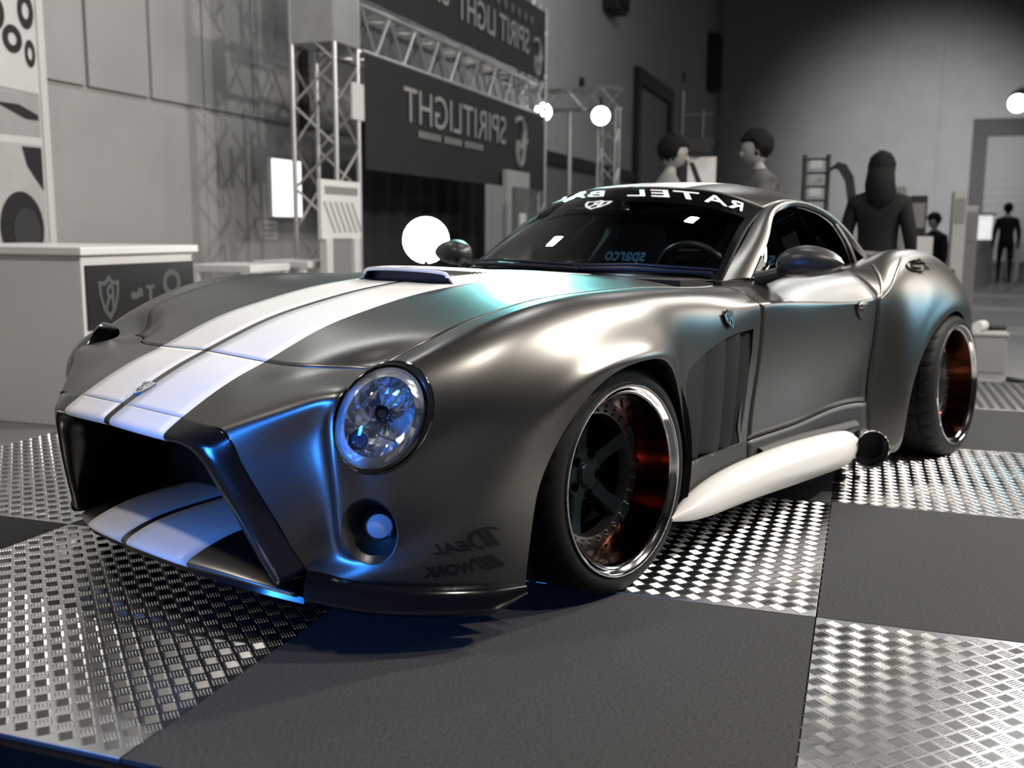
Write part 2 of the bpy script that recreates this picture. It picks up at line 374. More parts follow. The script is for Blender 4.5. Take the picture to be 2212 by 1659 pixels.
# ------------------------------------------------------------------ car body control net
# rows: 0 centre line .. 3 bonnet shut line / waist .. 10 wheel arch and sill edge; stations nose to tail
BODY = [
 # A0 frame joint and lower edge
 [(0,-.985,.562),(.254,-.972,.556),(.37,-.962,.550),(.428,-.955,.532),(.455,-.940,.470),(.500,-.912,.380),(.540,-.876,.280),(.565,-.840,.205),(.665,-.768,.183),(.800,-.622,.165),(.900,-.430,.145)],
 [(0,-.885,.617),(.254,-.874,.610),(.400,-.880,.594),(.578,-.838,.607),(.588,-.818,.556),(.600,-.812,.462),(.606,-.800,.340),(.612,-.780,.242),(.708,-.735,.220),(.826,-.594,.215),(.903,-.424,.215)],
 [(0,-.815,.650),(.255,-.802,.642),(.410,-.790,.634),(.626,-.778,.646),(.636,-.816,.598),(.644,-.826,.486),(.650,-.814,.350),(.656,-.780,.262),(.748,-.694,.255),(.846,-.570,.270),(.907,-.414,.295)],
 [(0,-.740,.680),(.256,-.726,.670),(.420,-.700,.669),(.581,-.631,.672),(.668,-.735,.655),(.680,-.788,.505),(.696,-.772,.385),(.724,-.732,.322),(.790,-.648,.315),(.866,-.542,.340),(.912,-.398,.380)],
 [(0,-.580,.739),(.255,-.570,.733),(.440,-.550,.729),(.650,-.540,.732),(.712,-.650,.695),(.722,-.735,.590),(.748,-.728,.480),(.780,-.678,.420),(.834,-.592,.415),(.888,-.486,.440),(.922,-.350,.475)],
 [(0,-.400,.786),(.255,-.390,.782),(.450,-.385,.780),(.700,-.400,.787),(.765,-.450,.775),(.810,-.520,.710),(.842,-.545,.620),(.868,-.510,.560),(.895,-.450,.540),(.920,-.370,.545),(.936,-.262,.575)],
 [(0,-.200,.822),(.255,-.200,.819),(.460,-.200,.819),(.715,-.200,.826),(.785,-.215,.832),(.842,-.245,.800),(.880,-.270,.745),(.905,-.275,.700),(.926,-.255,.668),(.945,-.215,.652),(.948,-.140,.646)],
 [(0,.020,.846),(.255,.020,.843),(.470,.020,.842),(.715,.020,.838),(.785,.020,.844),(.848,.020,.822),(.888,.020,.778),(.910,.020,.738),(.928,.020,.708),(.944,.020,.686),(.948,.020,.668)],
 [(0,.240,.858),(.255,.240,.855),(.480,.240,.851),(.705,.220,.841),(.780,.210,.841),(.840,.200,.816),(.876,.200,.768),(.896,.200,.722),(.910,.200,.680),(.920,.195,.647),(.922,.185,.624)],
 [(0,.420,.863),(.255,.430,.860),(.490,.430,.853),(.700,.420,.838),(.774,.400,.831),(.830,.380,.798),(.855,.360,.738),(.864,.345,.668),(.871,.335,.590),(.880,.325,.520),(.886,.312,.450)],
 [(0,.520,.864),(.255,.530,.860),(.490,.545,.851),(.690,.550,.832),(.765,.540,.824),(.822,.520,.788),(.845,.500,.720),(.853,.475,.630),(.859,.450,.530),(.868,.410,.420),(.880,.350,.310)],
 [(0,.600,.863),(.255,.615,.858),(.485,.660,.847),(.685,.680,.826),(.762,.670,.816),(.822,.665,.782),(.846,.655,.720),(.850,.640,.600),(.851,.610,.465),(.856,.550,.325),(.870,.410,.165)],
 [(0,.660,.861),(.255,.690,.855),(.480,.770,.842),(.680,.840,.826),(.768,.835,.812),(.838,.830,.780),(.858,.835,.742),(.856,.830,.600),(.849,.810,.455),(.850,.790,.310),(.868,.780,.160)],
 [(.38,1.20,.86),(.48,1.20,.858),(.59,1.20,.853),(.700,1.200,.843),(.785,1.200,.815),(.856,1.200,.772),(.874,1.200,.735),(.873,1.200,.610),(.860,1.200,.460),(.855,1.200,.320),(.872,1.200,.160)],
 [(.38,1.82,.868),(.49,1.82,.866),(.60,1.82,.862),(.702,1.810,.855),(.790,1.800,.826),(.866,1.785,.770),(.884,1.775,.730),(.886,1.760,.610),(.884,1.735,.480),(.892,1.700,.335),(.915,1.680,.150)],
 [(.38,1.96,.872),(.49,1.96,.874),(.60,1.96,.876),(.695,1.950,.878),(.780,1.945,.880),(.864,1.930,.842),(.912,1.920,.765),(.936,1.900,.640),(.950,1.880,.490),(.964,1.860,.330),(.975,1.850,.125)],
 [(.38,2.10,.862),(.49,2.10,.868),(.60,2.10,.878),(.690,2.090,.898),(.775,2.085,.925),(.866,2.070,.885),(.926,2.050,.790),(.960,2.020,.662),(.974,1.990,.545),(.982,1.955,.425),(.984,1.915,.295)],
 [(.38,2.22,.855),(.49,2.22,.862),(.60,2.22,.880),(.695,2.220,.908),(.780,2.220,.938),(.866,2.200,.905),(.924,2.175,.825),(.960,2.140,.730),(.975,2.105,.640),(.983,2.065,.560),(.985,2.018,.479)],
 [(.38,2.37,.850),(.49,2.37,.860),(.60,2.37,.878),(.700,2.370,.908),(.790,2.360,.936),(.870,2.350,.906),(.922,2.325,.842),(.957,2.290,.766),(.974,2.258,.702),(.983,2.225,.650),(.985,2.190,.603)],
 [(.38,2.53,.845),(.49,2.53,.855),(.60,2.53,.870),(.700,2.530,.893),(.790,2.520,.917),(.870,2.505,.888),(.920,2.490,.832),(.954,2.470,.772),(.973,2.450,.727),(.983,2.432,.692),(.985,2.415,.666)],
 [(.38,2.77,.835),(.49,2.77,.84),(.60,2.77,.846),(.700,2.770,.852),(.785,2.760,.856),(.860,2.745,.822),(.910,2.720,.772),(.945,2.690,.722),(.966,2.655,.680),(.977,2.615,.642),(.980,2.585,.618)],
 [(.38,2.98,.82),(.48,2.98,.81),(.59,2.98,.80),(.690,2.980,.785),(.760,2.960,.770),(.830,2.940,.720),(.876,2.910,.660),(.916,2.870,.605),(.942,2.820,.560),(.956,2.760,.522),(.960,2.720,.500)],
 [(.36,3.13,.74),(.46,3.13,.73),(.57,3.13,.71),(.660,3.120,.690),(.720,3.100,.650),(.770,3.080,.580),(.820,3.040,.500),(.860,2.990,.420),(.890,2.930,.360),(.910,2.860,.320),(.920,2.800,.300)],
 [(.34,3.19,.60),(.44,3.19,.59),(.54,3.19,.57),(.620,3.180,.550),(.670,3.170,.500),(.710,3.150,.420),(.740,3.130,.330),(.770,3.100,.250),(.800,3.050,.200),(.840,2.950,.180),(.850,2.860,.160)],
]
# ------------------------------------------------------------------ the car
car = empty('sports_car', (0, 0, 0))
tag(car, 'low satin silver sports coupe with twin white stripes parked on the chequered platform', 'car')
NET = Net(BODY)
D = .018
HC, DF, DR, END = 3, 12, 14, 23   # bonnet cut, door front, door rear, tail stations
def flange(g, d1=.012, d2=.045):
    """rolled inward lip along the last row"""
    e = g[:, -1:, :]; a = e+np.array([-d1*.6, 0, 0]); b = e+np.array([-d2, 0, .004])
    return np.concatenate([g, a, b], 1)
PER_U, PER_V = 8, 7
iu_nose = span(0, HC-D, PER_U)
iu_side = np.concatenate([iu_nose, span(HC-D, DF-D, PER_U)[1:]])
top_nose = NET.grid(iu_nose, span(0, 3, PER_V))
side_front = flange(NET.grid(iu_side, span(3, 10, PER_V)))
clip = sheet('front_clip', [top_nose, side_front], PAINT, car, both=True, thick=.008, sharp=180)
bonnet = sheet('bonnet', [NET.grid(span(HC+D, DF, PER_U), span(0, 3-D*.7, PER_V))], PAINT, car, both=True, thick=.008, sharp=180)
door = sheet('door', [NET.grid(span(DF+D*.7, DR-D, 14), span(3, 9-D, PER_V))], PAINT, car, thick=.012, sharp=180)
sill = sheet('side_skirt', [flange(NET.grid(span(DF+D*.7, DR, 14), span(9+D, 10, 8)))], SKIRT, car, thick=.010, sharp=180)
rear_wing = sheet('rear_fender', [flange(NET.grid(span(DR+D, END, PER_U), span(3, 10, PER_V)))], PAINT, car, thick=.010, sharp=180)

# lamp frames: local x points out of the body
def frame(c, n, up):
    n = Vector(n).normalized(); up = Vector(up); w = up.cross(n); w.normalize(); u = n.cross(w)
    M = Matrix(((n.x, w.x, u.x, c[0]), (n.y, w.y, u.y, c[1]), (n.z, w.z, u.z, c[2]), (0, 0, 0, 1)))
    return M
HL = frame((.707, -.718, .580), (.66, -.67, .33), (.042, .146, .229))
FG = frame((.695, -.757, .311), (.724, -.682, -.10), (-.011, -.038, .169))
def oval(a, b, n=40, k=0.0, cy=0, cz=0):
    """egg outline in local (y,z); k widens the upper half"""
    P = []
    for i in range(n):
        t = 2*math.pi*i/n; P.append((cy+a*math.cos(t)*(1+k*math.sin(t)), cz+b*math.sin(t)))
    return P
VENT = [(.372, .592), (.46, .628), (.60, .668), (.687, .684), (.790, .692), (.788, .612), (.770, .517), (.735, .429), (.722, .37), (.735, .312), (.588, .308), (.448, .308), (.388, .308), (.352, .45), (.35, .55)]
cut = MB()
cut.prism(oval(.109, .141), -.13, .12, HL)
cut.prism(oval(.066, .086), -.10, .09, FG)
cut.prism(VENT, .80, .95)
cut.mirror_x()
boolean_cut(clip, cut)
clip.data.set_sharp_from_angle(angle=math.radians(50))
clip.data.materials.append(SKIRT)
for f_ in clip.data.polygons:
    if f_.center.y > .33 and f_.center.z < .303: f_.material_index = 1  # lower clip faces darkened: shade of the down-facing paint put into colour

# racing stripes laid on bonnet, nose, roof
def stripe_grid(net, iu, x0, x1, jmax, lift=.0009, nx=7):
    jd = np.linspace(0, jmax, 60); G = net.grid(iu, jd); out = np.zeros((len(iu), nx, 3))
    for i in range(len(iu)):
        xs = np.linspace(x0, x1, nx); jj = np.interp(xs, G[i, :, 0], jd)
        P = net.pts(np.full(nx, iu[i]), jj); n = -net.normal(np.full(nx, iu[i]), jj); out[i] = P+n*lift
    return out
for sx in (1, -1):
    for nm, par, a, b in (('racing_stripe', bonnet, HC+D, DF), ('racing_stripe', clip, 0, HC-D)):
        g = stripe_grid(NET, span(a, b, 8), .014, .254, 2.2)
        g[:, :, 0] *= sx
        o = sheet(nm, [g], STRIPE, par, thick=.0006, sharp=180, flip=(sx < 0)); o['label'] = 'white racing stripe'

# ---- nose frame: gloss black ring around the intake
J = NET.P[0][:8]
NOSE = Net([
    J-np.array([0, 0, 0]),
    [(0, -1.008, .548), (.254, -.996, .541), (.360, -.985, .535), (.407, -.975, .508), (.438, -.959, .450), (.480, -.934, .366), (.518, -.900, .270), (.548, -.868, .190)],
    [(0, -1.029, .533), (.254, -1.017, .526), (.346, -1.004, .518), (.386, -.992, .490), (.413, -.977, .435), (.454, -.952, .352), (.492, -.920, .256), (.526, -.890, .174)],
    [(0, -1.034, .525), (.254, -1.022, .518), (.336, -1.009, .509), (.374, -.996, .480), (.402, -.980, .426), (.443, -.954, .344), (.481, -.922, .250), (.516, -.892, .168)],
    [(0, -1.031, .516), (.254, -1.019, .509), (.328, -1.005, .499), (.365, -.992, .470), (.393, -.976, .418), (.434, -.951, .337), (.472, -.919, .244), (.508, -.889, .162)],
    [(0, -.990, .507), (.252, -.980, .501), (.318, -.966, .488), (.354, -.954, .458), (.382, -.940, .409), (.423, -.918, .331), (.463, -.888, .241), (.503, -.856, .160)],
    [(0, -.900, .498), (.248, -.890, .492), (.310, -.880, .478), (.344, -.870, .448), (.370, -.860, .400), (.410, -.845, .326), (.450, -.820, .240), (.495, -.800, .160)],
    [(0, -.620, .470), (.240, -.620, .466), (.300, -.620, .455), (.330, -.620, .430), (.352, -.620, .390), (.380, -.620, .320), (.400, -.620, .240), (.420, -.620, .170)],
], alpha=.7)
nose = sheet('nose_frame', [NOSE.grid(span(0.03, 7, 8), span(0, 7, 6))[::-1]], GLOSSBLK, car, both=True, thick=.004, sharp=180, flip=False)
nose['label'] = 'gloss black frame of the open grille mouth'
for sx in (1, -1):
    g = stripe_grid(NOSE, span(.06, 4.4, 10), .014, .254, 1.6, lift=-.0012)
    g[:, :, 0] *= sx
    o = sheet('racing_stripe', [g], STRIPE, nose, thick=.0006, sharp=180, flip=(sx > 0)); o['label'] = 'white racing stripe'
MB().box(-.42, .42, -.64, -.61, .14, .50).build('intake_back', MATBLK, car)
# lower tray of the mouth
TRAY = Net([
    [(0, -1.000, .186), (.125, -.994, .184), (.254, -.970, .174), (.36, -.935, .164), (.45, -.897, .150), (.530, -.850, .132)],
    [(0, -1.006, .196), (.125, -1.000, .194), (.254, -.976, .184), (.36, -.941, .174), (.45, -.903, .160), (.530, -.852, .142)],
    [(0, -.995, .208), (.125, -.989, .206), (.254, -.965, .195), (.36, -.930, .184), (.45, -.890, .169), (.520, -.845, .150)],
    [(0, -.940, .230), (.125, -.933, .228), (.254, -.912, .216), (.36, -.880, .202), (.44, -.848, .185), (.500, -.815, .165)],
    [(0, -.860, .246), (.125, -.855, .244), (.254, -.838, .234), (.36, -.812, .220), (.43, -.790, .200), (.480, -.770, .175)],
    [(0, -.640, .262), (.125, -.640, .260), (.254, -.640, .250), (.34, -.640, .235), (.40, -.640, .215), (.440, -.640, .190)],
], alpha=.6)
tray = sheet('intake_tray', [TRAY.grid(span(0, 5, 8), span(0, 5, 7))], PAINT, car, both=True, thick=.010, sharp=180)
tray['label'] = 'lower tray of the grille mouth'
for sx in (1, -1):
    g = stripe_grid(TRAY, span(.3, 5, 10), .013, .254, 2.4, lift=.0010)
    g[:, :, 0] *= sx
    o = sheet('racing_stripe', [g], STRIPE, tray, thick=.0006, sharp=180, flip=(sx < 0)); o['label'] = 'white racing stripe'
# ---- front splitter: gloss black blade below the cheeks
edge = NET.P[0][7:11]
ek = np.concatenate([[0], np.cumsum(np.linalg.norm(np.diff(edge, axis=0), axis=1))])
tt = np.linspace(0, ek[-1], 26); E = spline_basis(ek, tt) @ edge
dE = np.gradient(E, axis=0); nE = np.stack([-dE[:, 1], dE[:, 0]], 1); nE = -nE/np.linalg.norm(nE, axis=1)[:, None]
nE = np.where((nE[:, :1] < 0) & (nE[:, 1:] > 0), -nE, nE)
sec = [(-.006, .004), (.010, .003), (.024, -.010), (.036, -.034), (.038, -.056), (.026, -.066), (-.03, -.066), (-.05, -.05)]
gs = np.zeros((len(tt), len(sec), 3)); s_n = tt/ek[-1]
for i in range(len(tt)):
    k = 1.0-.65*max(0, (s_n[i]-.82)/.18)
    out = Vector((nE[i, 0], nE[i, 1], 0))
    if out.dot(Vector((.6, -.8, 0))) < 0: out = -out
    for q, (o_, z_) in enumerate(sec):
        gs[i, q] = [E[i, 0]+out.x*o_*k, E[i, 1]+out.y*o_*k, E[i, 2]+z_*k-.002]
split = sheet('front_splitter', [gs], GLOSSBLK, car, thick=.004, sharp=50)
split['label'] = 'gloss black splitter blade'
mirrored(split)
# centre foot that joins the two blades under the mouth
g = np.zeros((12, 4, 3)); xs = np.linspace(0, .545, 12)
for i, x in enumerate(xs):
    y = np.interp(x, [0, .254, .45, .545], [-.985, -.955, -.885, -.835]); z = np.interp(x, [0, .254, .45, .545], [.186, .174, .15, .135])
    g[i] = [(x, y, z-.004), (x, y-.004, z-.016), (x, y+.03, z-.022), (x, y+.25, z-.02)]
sheet('splitter_centre', [g.transpose(1, 0, 2)], GLOSSBLK, car, both=True, thick=.003, sharp=50)

# ---- headlamps
BOWL = mat('lamp_silver', (.93, .95, .98), .17, .72, var=.10, vscale=60)
def headlamp():
    root = None
    n = 48
    def ring(rows, M=HL):
        """rows: (depth, a, b, cy, cz)"""
        V = []; F = []
        for d, a, b, cy, cz in rows:
            for (y, z) in oval(a, b, n, 0, cy, cz): V.append(M @ Vector((d, y, z)))
        for i in range(len(rows)-1):
            for k in range(n): F.append((i*n+k, i*n+(k+1) % n, (i+1)*n+(k+1) % n, (i+1)*n+k))
        return MB().add(V, F)
    bz = ring([(-.045, .108, .140, 0, 0), (.004, .110, .142, 0, 0), (.009, .1085, .1405, 0, 0), (.011, .106, .138, 0, 0), (.009, .101, .132, -.004, -.003), (.004, .0975, .1275, -.007, -.006), (-.04, .0965, .1265, -.007, -.006)])
    bezel = bz.build('headlamp', mat('dark_chrome', (.22, .22, .23), .10, 1.0, var=.1, vscale=20), car, 40); bezel['label'] = 'oval headlamp with dark chrome bezel'
    rim = ring([(.005, .0985, .1290, -.007, -.006), (.013, .0980, .1285, -.007, -.006), (.014, .094, .1245, -.007, -.006), (.004, .0935, .124, -.007, -.006)])
    rim.build('chrome_rim', CHROME, bezel, 40)
    # bowl with facets
    rng = random.Random(4)
    V = []; F = []; rows = 7; m = 32
    for i in range(rows+1):
        s = 1-i/rows*.86; d = .010-.075*(1-s**1.7)
        for k in range(m):
            t = 2*math.pi*k/m; V.append(HL @ Vector((d+rng.uniform(-.004, .004)*(0 < i < rows), -.007+.0945*s*math.cos(t), -.006+.1245*s*math.sin(t)+.012*(1-s))))
    for i in range(rows):
        for k in range(m): F.append((i*m+k, i*m+(k+1) % m, (i+1)*m+(k+1) % m, (i+1)*m+k))
    F.append(tuple(rows*m+k for k in range(m)))
    MB().add(V, F).build('reflector_bowl', BOWL, bezel)
    # fluted shade across the bowl, bulb and small round indicator lamp
    sh = MB()
    for k in range(9):
        a = -.062+k*.0155
        sh.bar(HL @ Vector((-.012, a, .048+.022*math.sin(k))), HL @ Vector((-.008, a+.004, .082-abs(a)*.35)), .007, .004)
    sh.build('reflector_flute', CHROME, bezel)
    b = MB(); b.lathe([(-.05, .020), (-.012, .019), (-.008, .016), (-.012, .012), (-.03, .010)], 20, HL @ Matrix.Translation((0, -.012, .008)))
    b.build('bulb_cup', GLOSSBLK, bezel, 40)
    T = MB(); T.box(-.02, .002, -.075, .075, -.045, -.041, HL @ Matrix.Rotation(.10, 4, 'X'))
    T.build('lamp_divider', CHROME, bezel)
    ind = MB(); ind.lathe([(-.03, .026), (.008, .027), (.012, .025), (.010, .0225), (-.004, .021)], 28, HL @ Matrix.Translation((0, -.026, -.078)))
    io = ind.build('indicator_lamp', CHROME, bezel, 40)
    dome = MB(); dome.lathe([(.012, .0005), (.011, .010), (.007, .017), (.001, .0215)], 24, HL @ Matrix.Translation((0, -.026, -.078)))
    dome.build('indicator_lens', mat('blue_grey_lens', (.10, .17, .26), .12, .6, var=.3, vscale=160), bezel, 60)
    # bright faceted surround that rises behind the edge of the lens
    V = []; F = []; m = 44; sv = (.985, .93, .86, .80)
    for i, s in enumerate(sv):
        for k in range(m):
            t = 2*math.pi*k/m; V.append(HL @ Vector((.004+.050*(1-s*s)+rng.uniform(-.0015, .0015)*(i > 0), -.007+.095*s*math.cos(t), -.006+.125*s*math.sin(t))))
    for i in range(len(sv)-1):
        for k in range(m): F.append((i*m+k, i*m+(k+1) % m, (i+1)*m+(k+1) % m, (i+1)*m+k))
    me_ = mesh_from('reflector_surround', V, F); me_ = solidify(me_, .002); link('reflector_surround', me_, BOWL, bezel)
    # outer lens
    V = []; F = []; rows = 8
    for i in range(rows+1):
        s = i/rows*.999+.001; d = .009+.057*(1-s*s)
        for k in range(n):
            t = 2*math.pi*k/n; V.append(HL @ Vector((d, -.007+.095*s*math.cos(t), -.006+.125*s*math.sin(t))))
    for i in range(rows):
        for k in range(n): F.append((i*n+k, (i+1)*n+k, (i+1)*n+(k+1) % n, i*n+(k+1) % n))
    MB().add(V, F).build('headlamp_lens', CLEAR, bezel, 180)
    return bezel
mirrored(headlamp())
# ---- fog lamps in oval recesses
def foglamp():
    n = 40; rows = [(-.002, .0665, .0865, 0, 0), (.004, .0655, .0855, 0, 0), (.003, .063, .083, 0, 0), (-.020, .056, .073, .006, -.002), (-.045, .044, .052, .018, 0), (-.055, .036, .038, .022, .002)]
    V = []; F = []
    for d, a, b, cy, cz in rows:
        for (y, z) in oval(a, b, n, 0, cy, cz): V.append(FG @ Vector((d, y, z)))
    for i in range(len(rows)-1):
        for k in range(n): F.append((i*n+k, i*n+(k+1) % n, (i+1)*n+(k+1) % n, (i+1)*n+k))
    cup = MB().add(V, F).build('fog_lamp', mat('recess_charcoal', (.10, .098, .094), .4, .7, var=.08, vscale=20), car, 45); cup['label'] = 'round fog lamp in an oval recess'
    T = FG @ Matrix.Translation((0, .022, .002))
    MB().lathe([(-.06, .037), (-.012, .037), (-.008, .034), (-.012, .031), (-.05, .029)], 32, T).build('fog_lamp_ring', GLOSSBLK, cup, 40)
    MB().lathe([(-.055, .0005), (-.050, .012), (-.038, .022), (-.020, .030)], 24, T).build('fog_reflector', CHROME, cup, 20)
    MB().lathe([(-.006, .0005), (-.008, .015), (-.014, .0315)], 28, T).build('fog_lens', mat('frosted_lens', (.34, .36, .40), .12, 0, var=.08, vscale=30), cup, 60)
    return cup
mirrored(foglamp())

# ---- side vents with upright louvres
def vent():
    top = lambda y: float(np.interp(y, [.35, .46, .60, .687, .79], [.585, .628, .668, .684, .692]))
    xs = lambda y, z: float(np.interp(y, [.33, .45, .8], [.876, .858, .850]))
    back = MB(); back.prism([(y, z) for y, z in VENT], .800, .808)
    root = back.build('side_vent', VENTGREY, car); root['label'] = 'charcoal side vent behind the front wheel'
    edges = [(.345, .375), (.480, .455), (.612, .588), (.712, .672), (.800, .735)]
    for k in range(4):
        (t0, b0), (t1, b1) = edges[k], edges[k+1]
        V = []; F = []; n = 10
        for i in range(n+1):
            s = i/n
            y0 = t0+(b0-t0)*s; y1 = t1+(b1-t1)*s+.004
            za = top(y0)-.001+(.309-top(y0))*s; zb = top(y1)-.001+(.309-top(y1))*s
            bow = .006*math.sin(math.pi*s)
            for q in range(5):
                f = q/4; y = y0+(y1-y0)*f; z = za+(zb-za)*f
                inset = .008+.030*(1-f)**1.3
                V.append((xs(y, z)-inset+bow, y, z))
        F = grid_faces(n+1, 5)
        me = mesh_from('vent_louvre', V, F); me = solidify(me, .004)
        link('vent_louvre', me, VENTGREY, root, 40)
    return root
mirrored(vent())
# ---- side pipes: white fairing with chrome tail
def sidepipe():
    st = [(.235, .905, .165, .004, .006), (.30, .905, .172, .030, .026), (.40, .905, .183, .050, .046), (.55, .905, .196, .060, .060), (.75, .908, .203, .064, .068), (1.0, .912, .203, .066, .074), (1.22, .914, .198, .064, .074), (1.40, .908, .188, .056, .072), (1.50, .898, .180, .044, .066), (1.58, .888, .174, .030, .05)]
    k = np.array([s[0] for s in st]); M = spline_basis(k, np.linspace(k[0], k[-1], 40)); S = M @ np.array(st)
    n = 28; V = []; F = []
    for y, x, z, rx, rz in S:
        for i in range(n):
            t = 2*math.pi*i/n; V.append((x+max(rx, .003)*math.cos(t), y, z+max(rz, .004)*math.sin(t)))
    for i in range(len(S)-1):
        for q in range(n): F.append((i*n+q, (i+1)*n+q, (i+1)*n+(q+1) % n, i*n+(q+1) % n))
    F.append(tuple(range(n)))
    o = MB().add(V, F).build('side_pipe', mat('white_paint', (.66, .65, .64), .3, var=.03, vscale=15), car, 60)
    o['label'] = 'white side exhaust fairing'
    T = Matrix(((.75, .661, 0, .940), (-.661, .75, 0, 1.594), (0, 0, 1, .176), (0, 0, 0, 1)))
    MB().lathe([(-.06, .05), (-.03, .066), (.0, .073), (.05, .0745), (.058, .0745), (.061, .0725), (.058, .0695), (.02, .068)], 36, T).build('exhaust_tip', CHROME, o, 40)
    MB().lathe([(.056, .0692), (.03, .0690), (-.02, .0665), (-.03, .001)], 32, T).build('exhaust_bore', MATBLK, o, 40)
    return o
mirrored(sidepipe())
# lower skirt ridge above the pipe, coloured black for the slot's shade
def skirt_slot_shade():
    ys = np.linspace(.86, 1.60, 24); g = np.zeros((24, 5, 3))
    for i, y in enumerate(ys):
        x = float(np.interp(y, [.42, 1.2, 1.66], [.868, .868, .905])); z = float(np.interp(y, [.42, 1.0, 1.66], [.245, .262, .255]))
        g[i] = [(x-.012, y, z+.018), (x+.002, y, z+.014), (x+.012, y, z), (x+.006, y, z-.008), (x-.02, y, z-.010)]
    o = sheet('skirt_slot_shade', [g], MATBLK, car, thick=.003, sharp=40)
    return o
mirrored(skirt_slot_shade())

# ---- bonnet scoop
def scoop():
    ys = np.linspace(-.010, .50, 22); n = 33; g = np.zeros((len(ys), n, 3))
    for i, y in enumerate(ys):
        s = (y+.010)/.51; h = .044*(1-s*s*(3-2*s))+.0015; w = .205-.010*s
        for k in range(n):
            q = -1+2*k/(n-1); x = q*(w+.03); ax = abs(x)
            prof = 1-max(0., min(1., (ax-(w-.035))/.06)); prof = prof*prof*(3-2*prof)
            zb = float(np.interp(y, [0, .24, .42, .60], [.844, .858, .863, .863]))-.018*(ax/.47)**2
            lead = .022*(ax/w)**4 if ax < w+.03 else 0
            g[i, k] = (x, y+lead*(1-s), zb+h*prof-.001*(1-prof))
    o = sheet('bonnet_scoop', [g], PAINT, bonnet, thick=.008, sharp=70); o['label'] = 'raised bonnet scoop with open mouth'
    return o, g
scp, sg = scoop()
lipm = MB(); pl = []
for t in np.linspace(0, 2*math.pi, 48, endpoint=False):
    c, s_ = math.cos(t), math.sin(t); k = 1/max((abs(c)**5+abs(s_)**5)**.2, 1e-6)
    pl.append((.196*c*k, -.012+.020*(abs(c*k))**4, .866+.0185*s_*k-.004*(c*k)**2))
lipm.tube(pl[:25], .006, 8).build('scoop_lip', STRIPE, bonnet, 180)
mo = MB(); mo.add([(x, y+.03, z) for x, y, z in pl]+[(x, y-.002, z) for x, y, z in pl], [tuple(range(48))]+[(i, (i+1) % 48, 48+(i+1) % 48, 48+i) for i in range(48)])
mo.build('scoop_mouth', NAVY, bonnet, 40)
for sx in (1, -1):
    xs = np.where(np.sign(sg[0, :, 0]) == sx)[0]
    out = np.zeros((sg.shape[0], 9, 3))
    for i in range(sg.shape[0]):
        xx = np.linspace(.014, .228, 9)*sx
        out[i, :, 0] = xx; out[i, :, 1] = np.interp(xx, sg[i, :, 0], sg[i, :, 1]); out[i, :, 2] = np.interp(xx, sg[i, :, 0], sg[i, :, 2])+.0012
    o = sheet('racing_stripe', [out], STRIPE, bonnet, thick=.0006, sharp=180, flip=(sx < 0)); o['label'] = 'white racing stripe'

# ---- cabin
WB = [(0, .800, .868), (.22, .815, .866), (.43, .868, .857), (.56, .925, .846), (.629, .975, .836)]
WT = [(0, 1.281, 1.188), (.19, 1.295, 1.184), (.36, 1.345, 1.165), (.47, 1.405, 1.132), (.527, 1.447, 1.102)]
def full(c): return [(-x, y, z) for x, y, z in reversed(c[1:])]+list(c)
wb, wt = np.array(full(WB)), np.array(full(WT))
rows = []
for s, b in ((0, 0), (.33, .030), (.67, .034), (1, 0)):
    q = wb*(1-s)+wt*s; nn = np.array([0, -.50, .86]); rows.append(q+nn*b*(1-.35*(np.abs(q[:, :1])/.63)**2))
WS = Net(rows, alpha=1.0)
ws = sheet('windscreen', [WS.grid(span(0, 3, 8), span(0, 8, 5))], WSGLASS, car, thick=0, sharp=180, flip=False)
# dark sun band along the top edge
band = sheet('sun_band', [WS.grid(span(2.30, 3, 14), span(0, 8, 5))+np.array([0, .004, -.006])], mat('black_band', (.006, .007, .008), .5, var=.1), ws, thick=0, sharp=180)
side_b = []
for j0, j1 in ((0, .42), (7.58, 8)):
    sheet('edge_band', [WS.grid(span(0, 3, 8), span(j0, j1, 8))+np.array([0, .004, -.006])], MATS['black_band'], ws, thick=0, sharp=180)
sheet('edge_band', [WS.grid(span(0, .22, 14), span(0, 8, 5))+np.array([0, .004, -.006])], MATS['black_band'], ws, thick=0, sharp=180)
def on_ws(V2, j0, j1, i0, i1, lift=.004, bow=0.0):
    """map unit text to the glass: mirrored lettering runs from the +x side to the -x side"""
    V = norm_text(V2); jj = np.array([j1+(j0-j1)*v.x for v in V]); ii = np.array([i0+(i1-i0)*v.y for v in V])
    P = WS.pts(ii, jj); n = WS.normal(ii, jj)
    n = np.where(n[:, 2:] < 0, -n, n)
    return [tuple(a+b*lift) for a, b in zip(P, n)]
for word, j0, j1 in (('RATEL', 4.28, 7.32), ('BACK', .95, 3.72)):
    tv, tf = text_mesh(word, 1.0, .012, .35, 0, 1.12)
    link('windscreen_lettering', mesh_from('windscreen_lettering', on_ws(tv, j0, j1, 2.44, 2.83), tf), WHITETXT, ws)['label'] = 'white mirror-image lettering on the windscreen top'
SHIELD = [(-.5, .42), (-.22, .40), (0, .56), (.22, .40), (.5, .42), (.46, .05), (.30, -.32), (0, -.60), (-.30, -.32), (-.46, .05)]
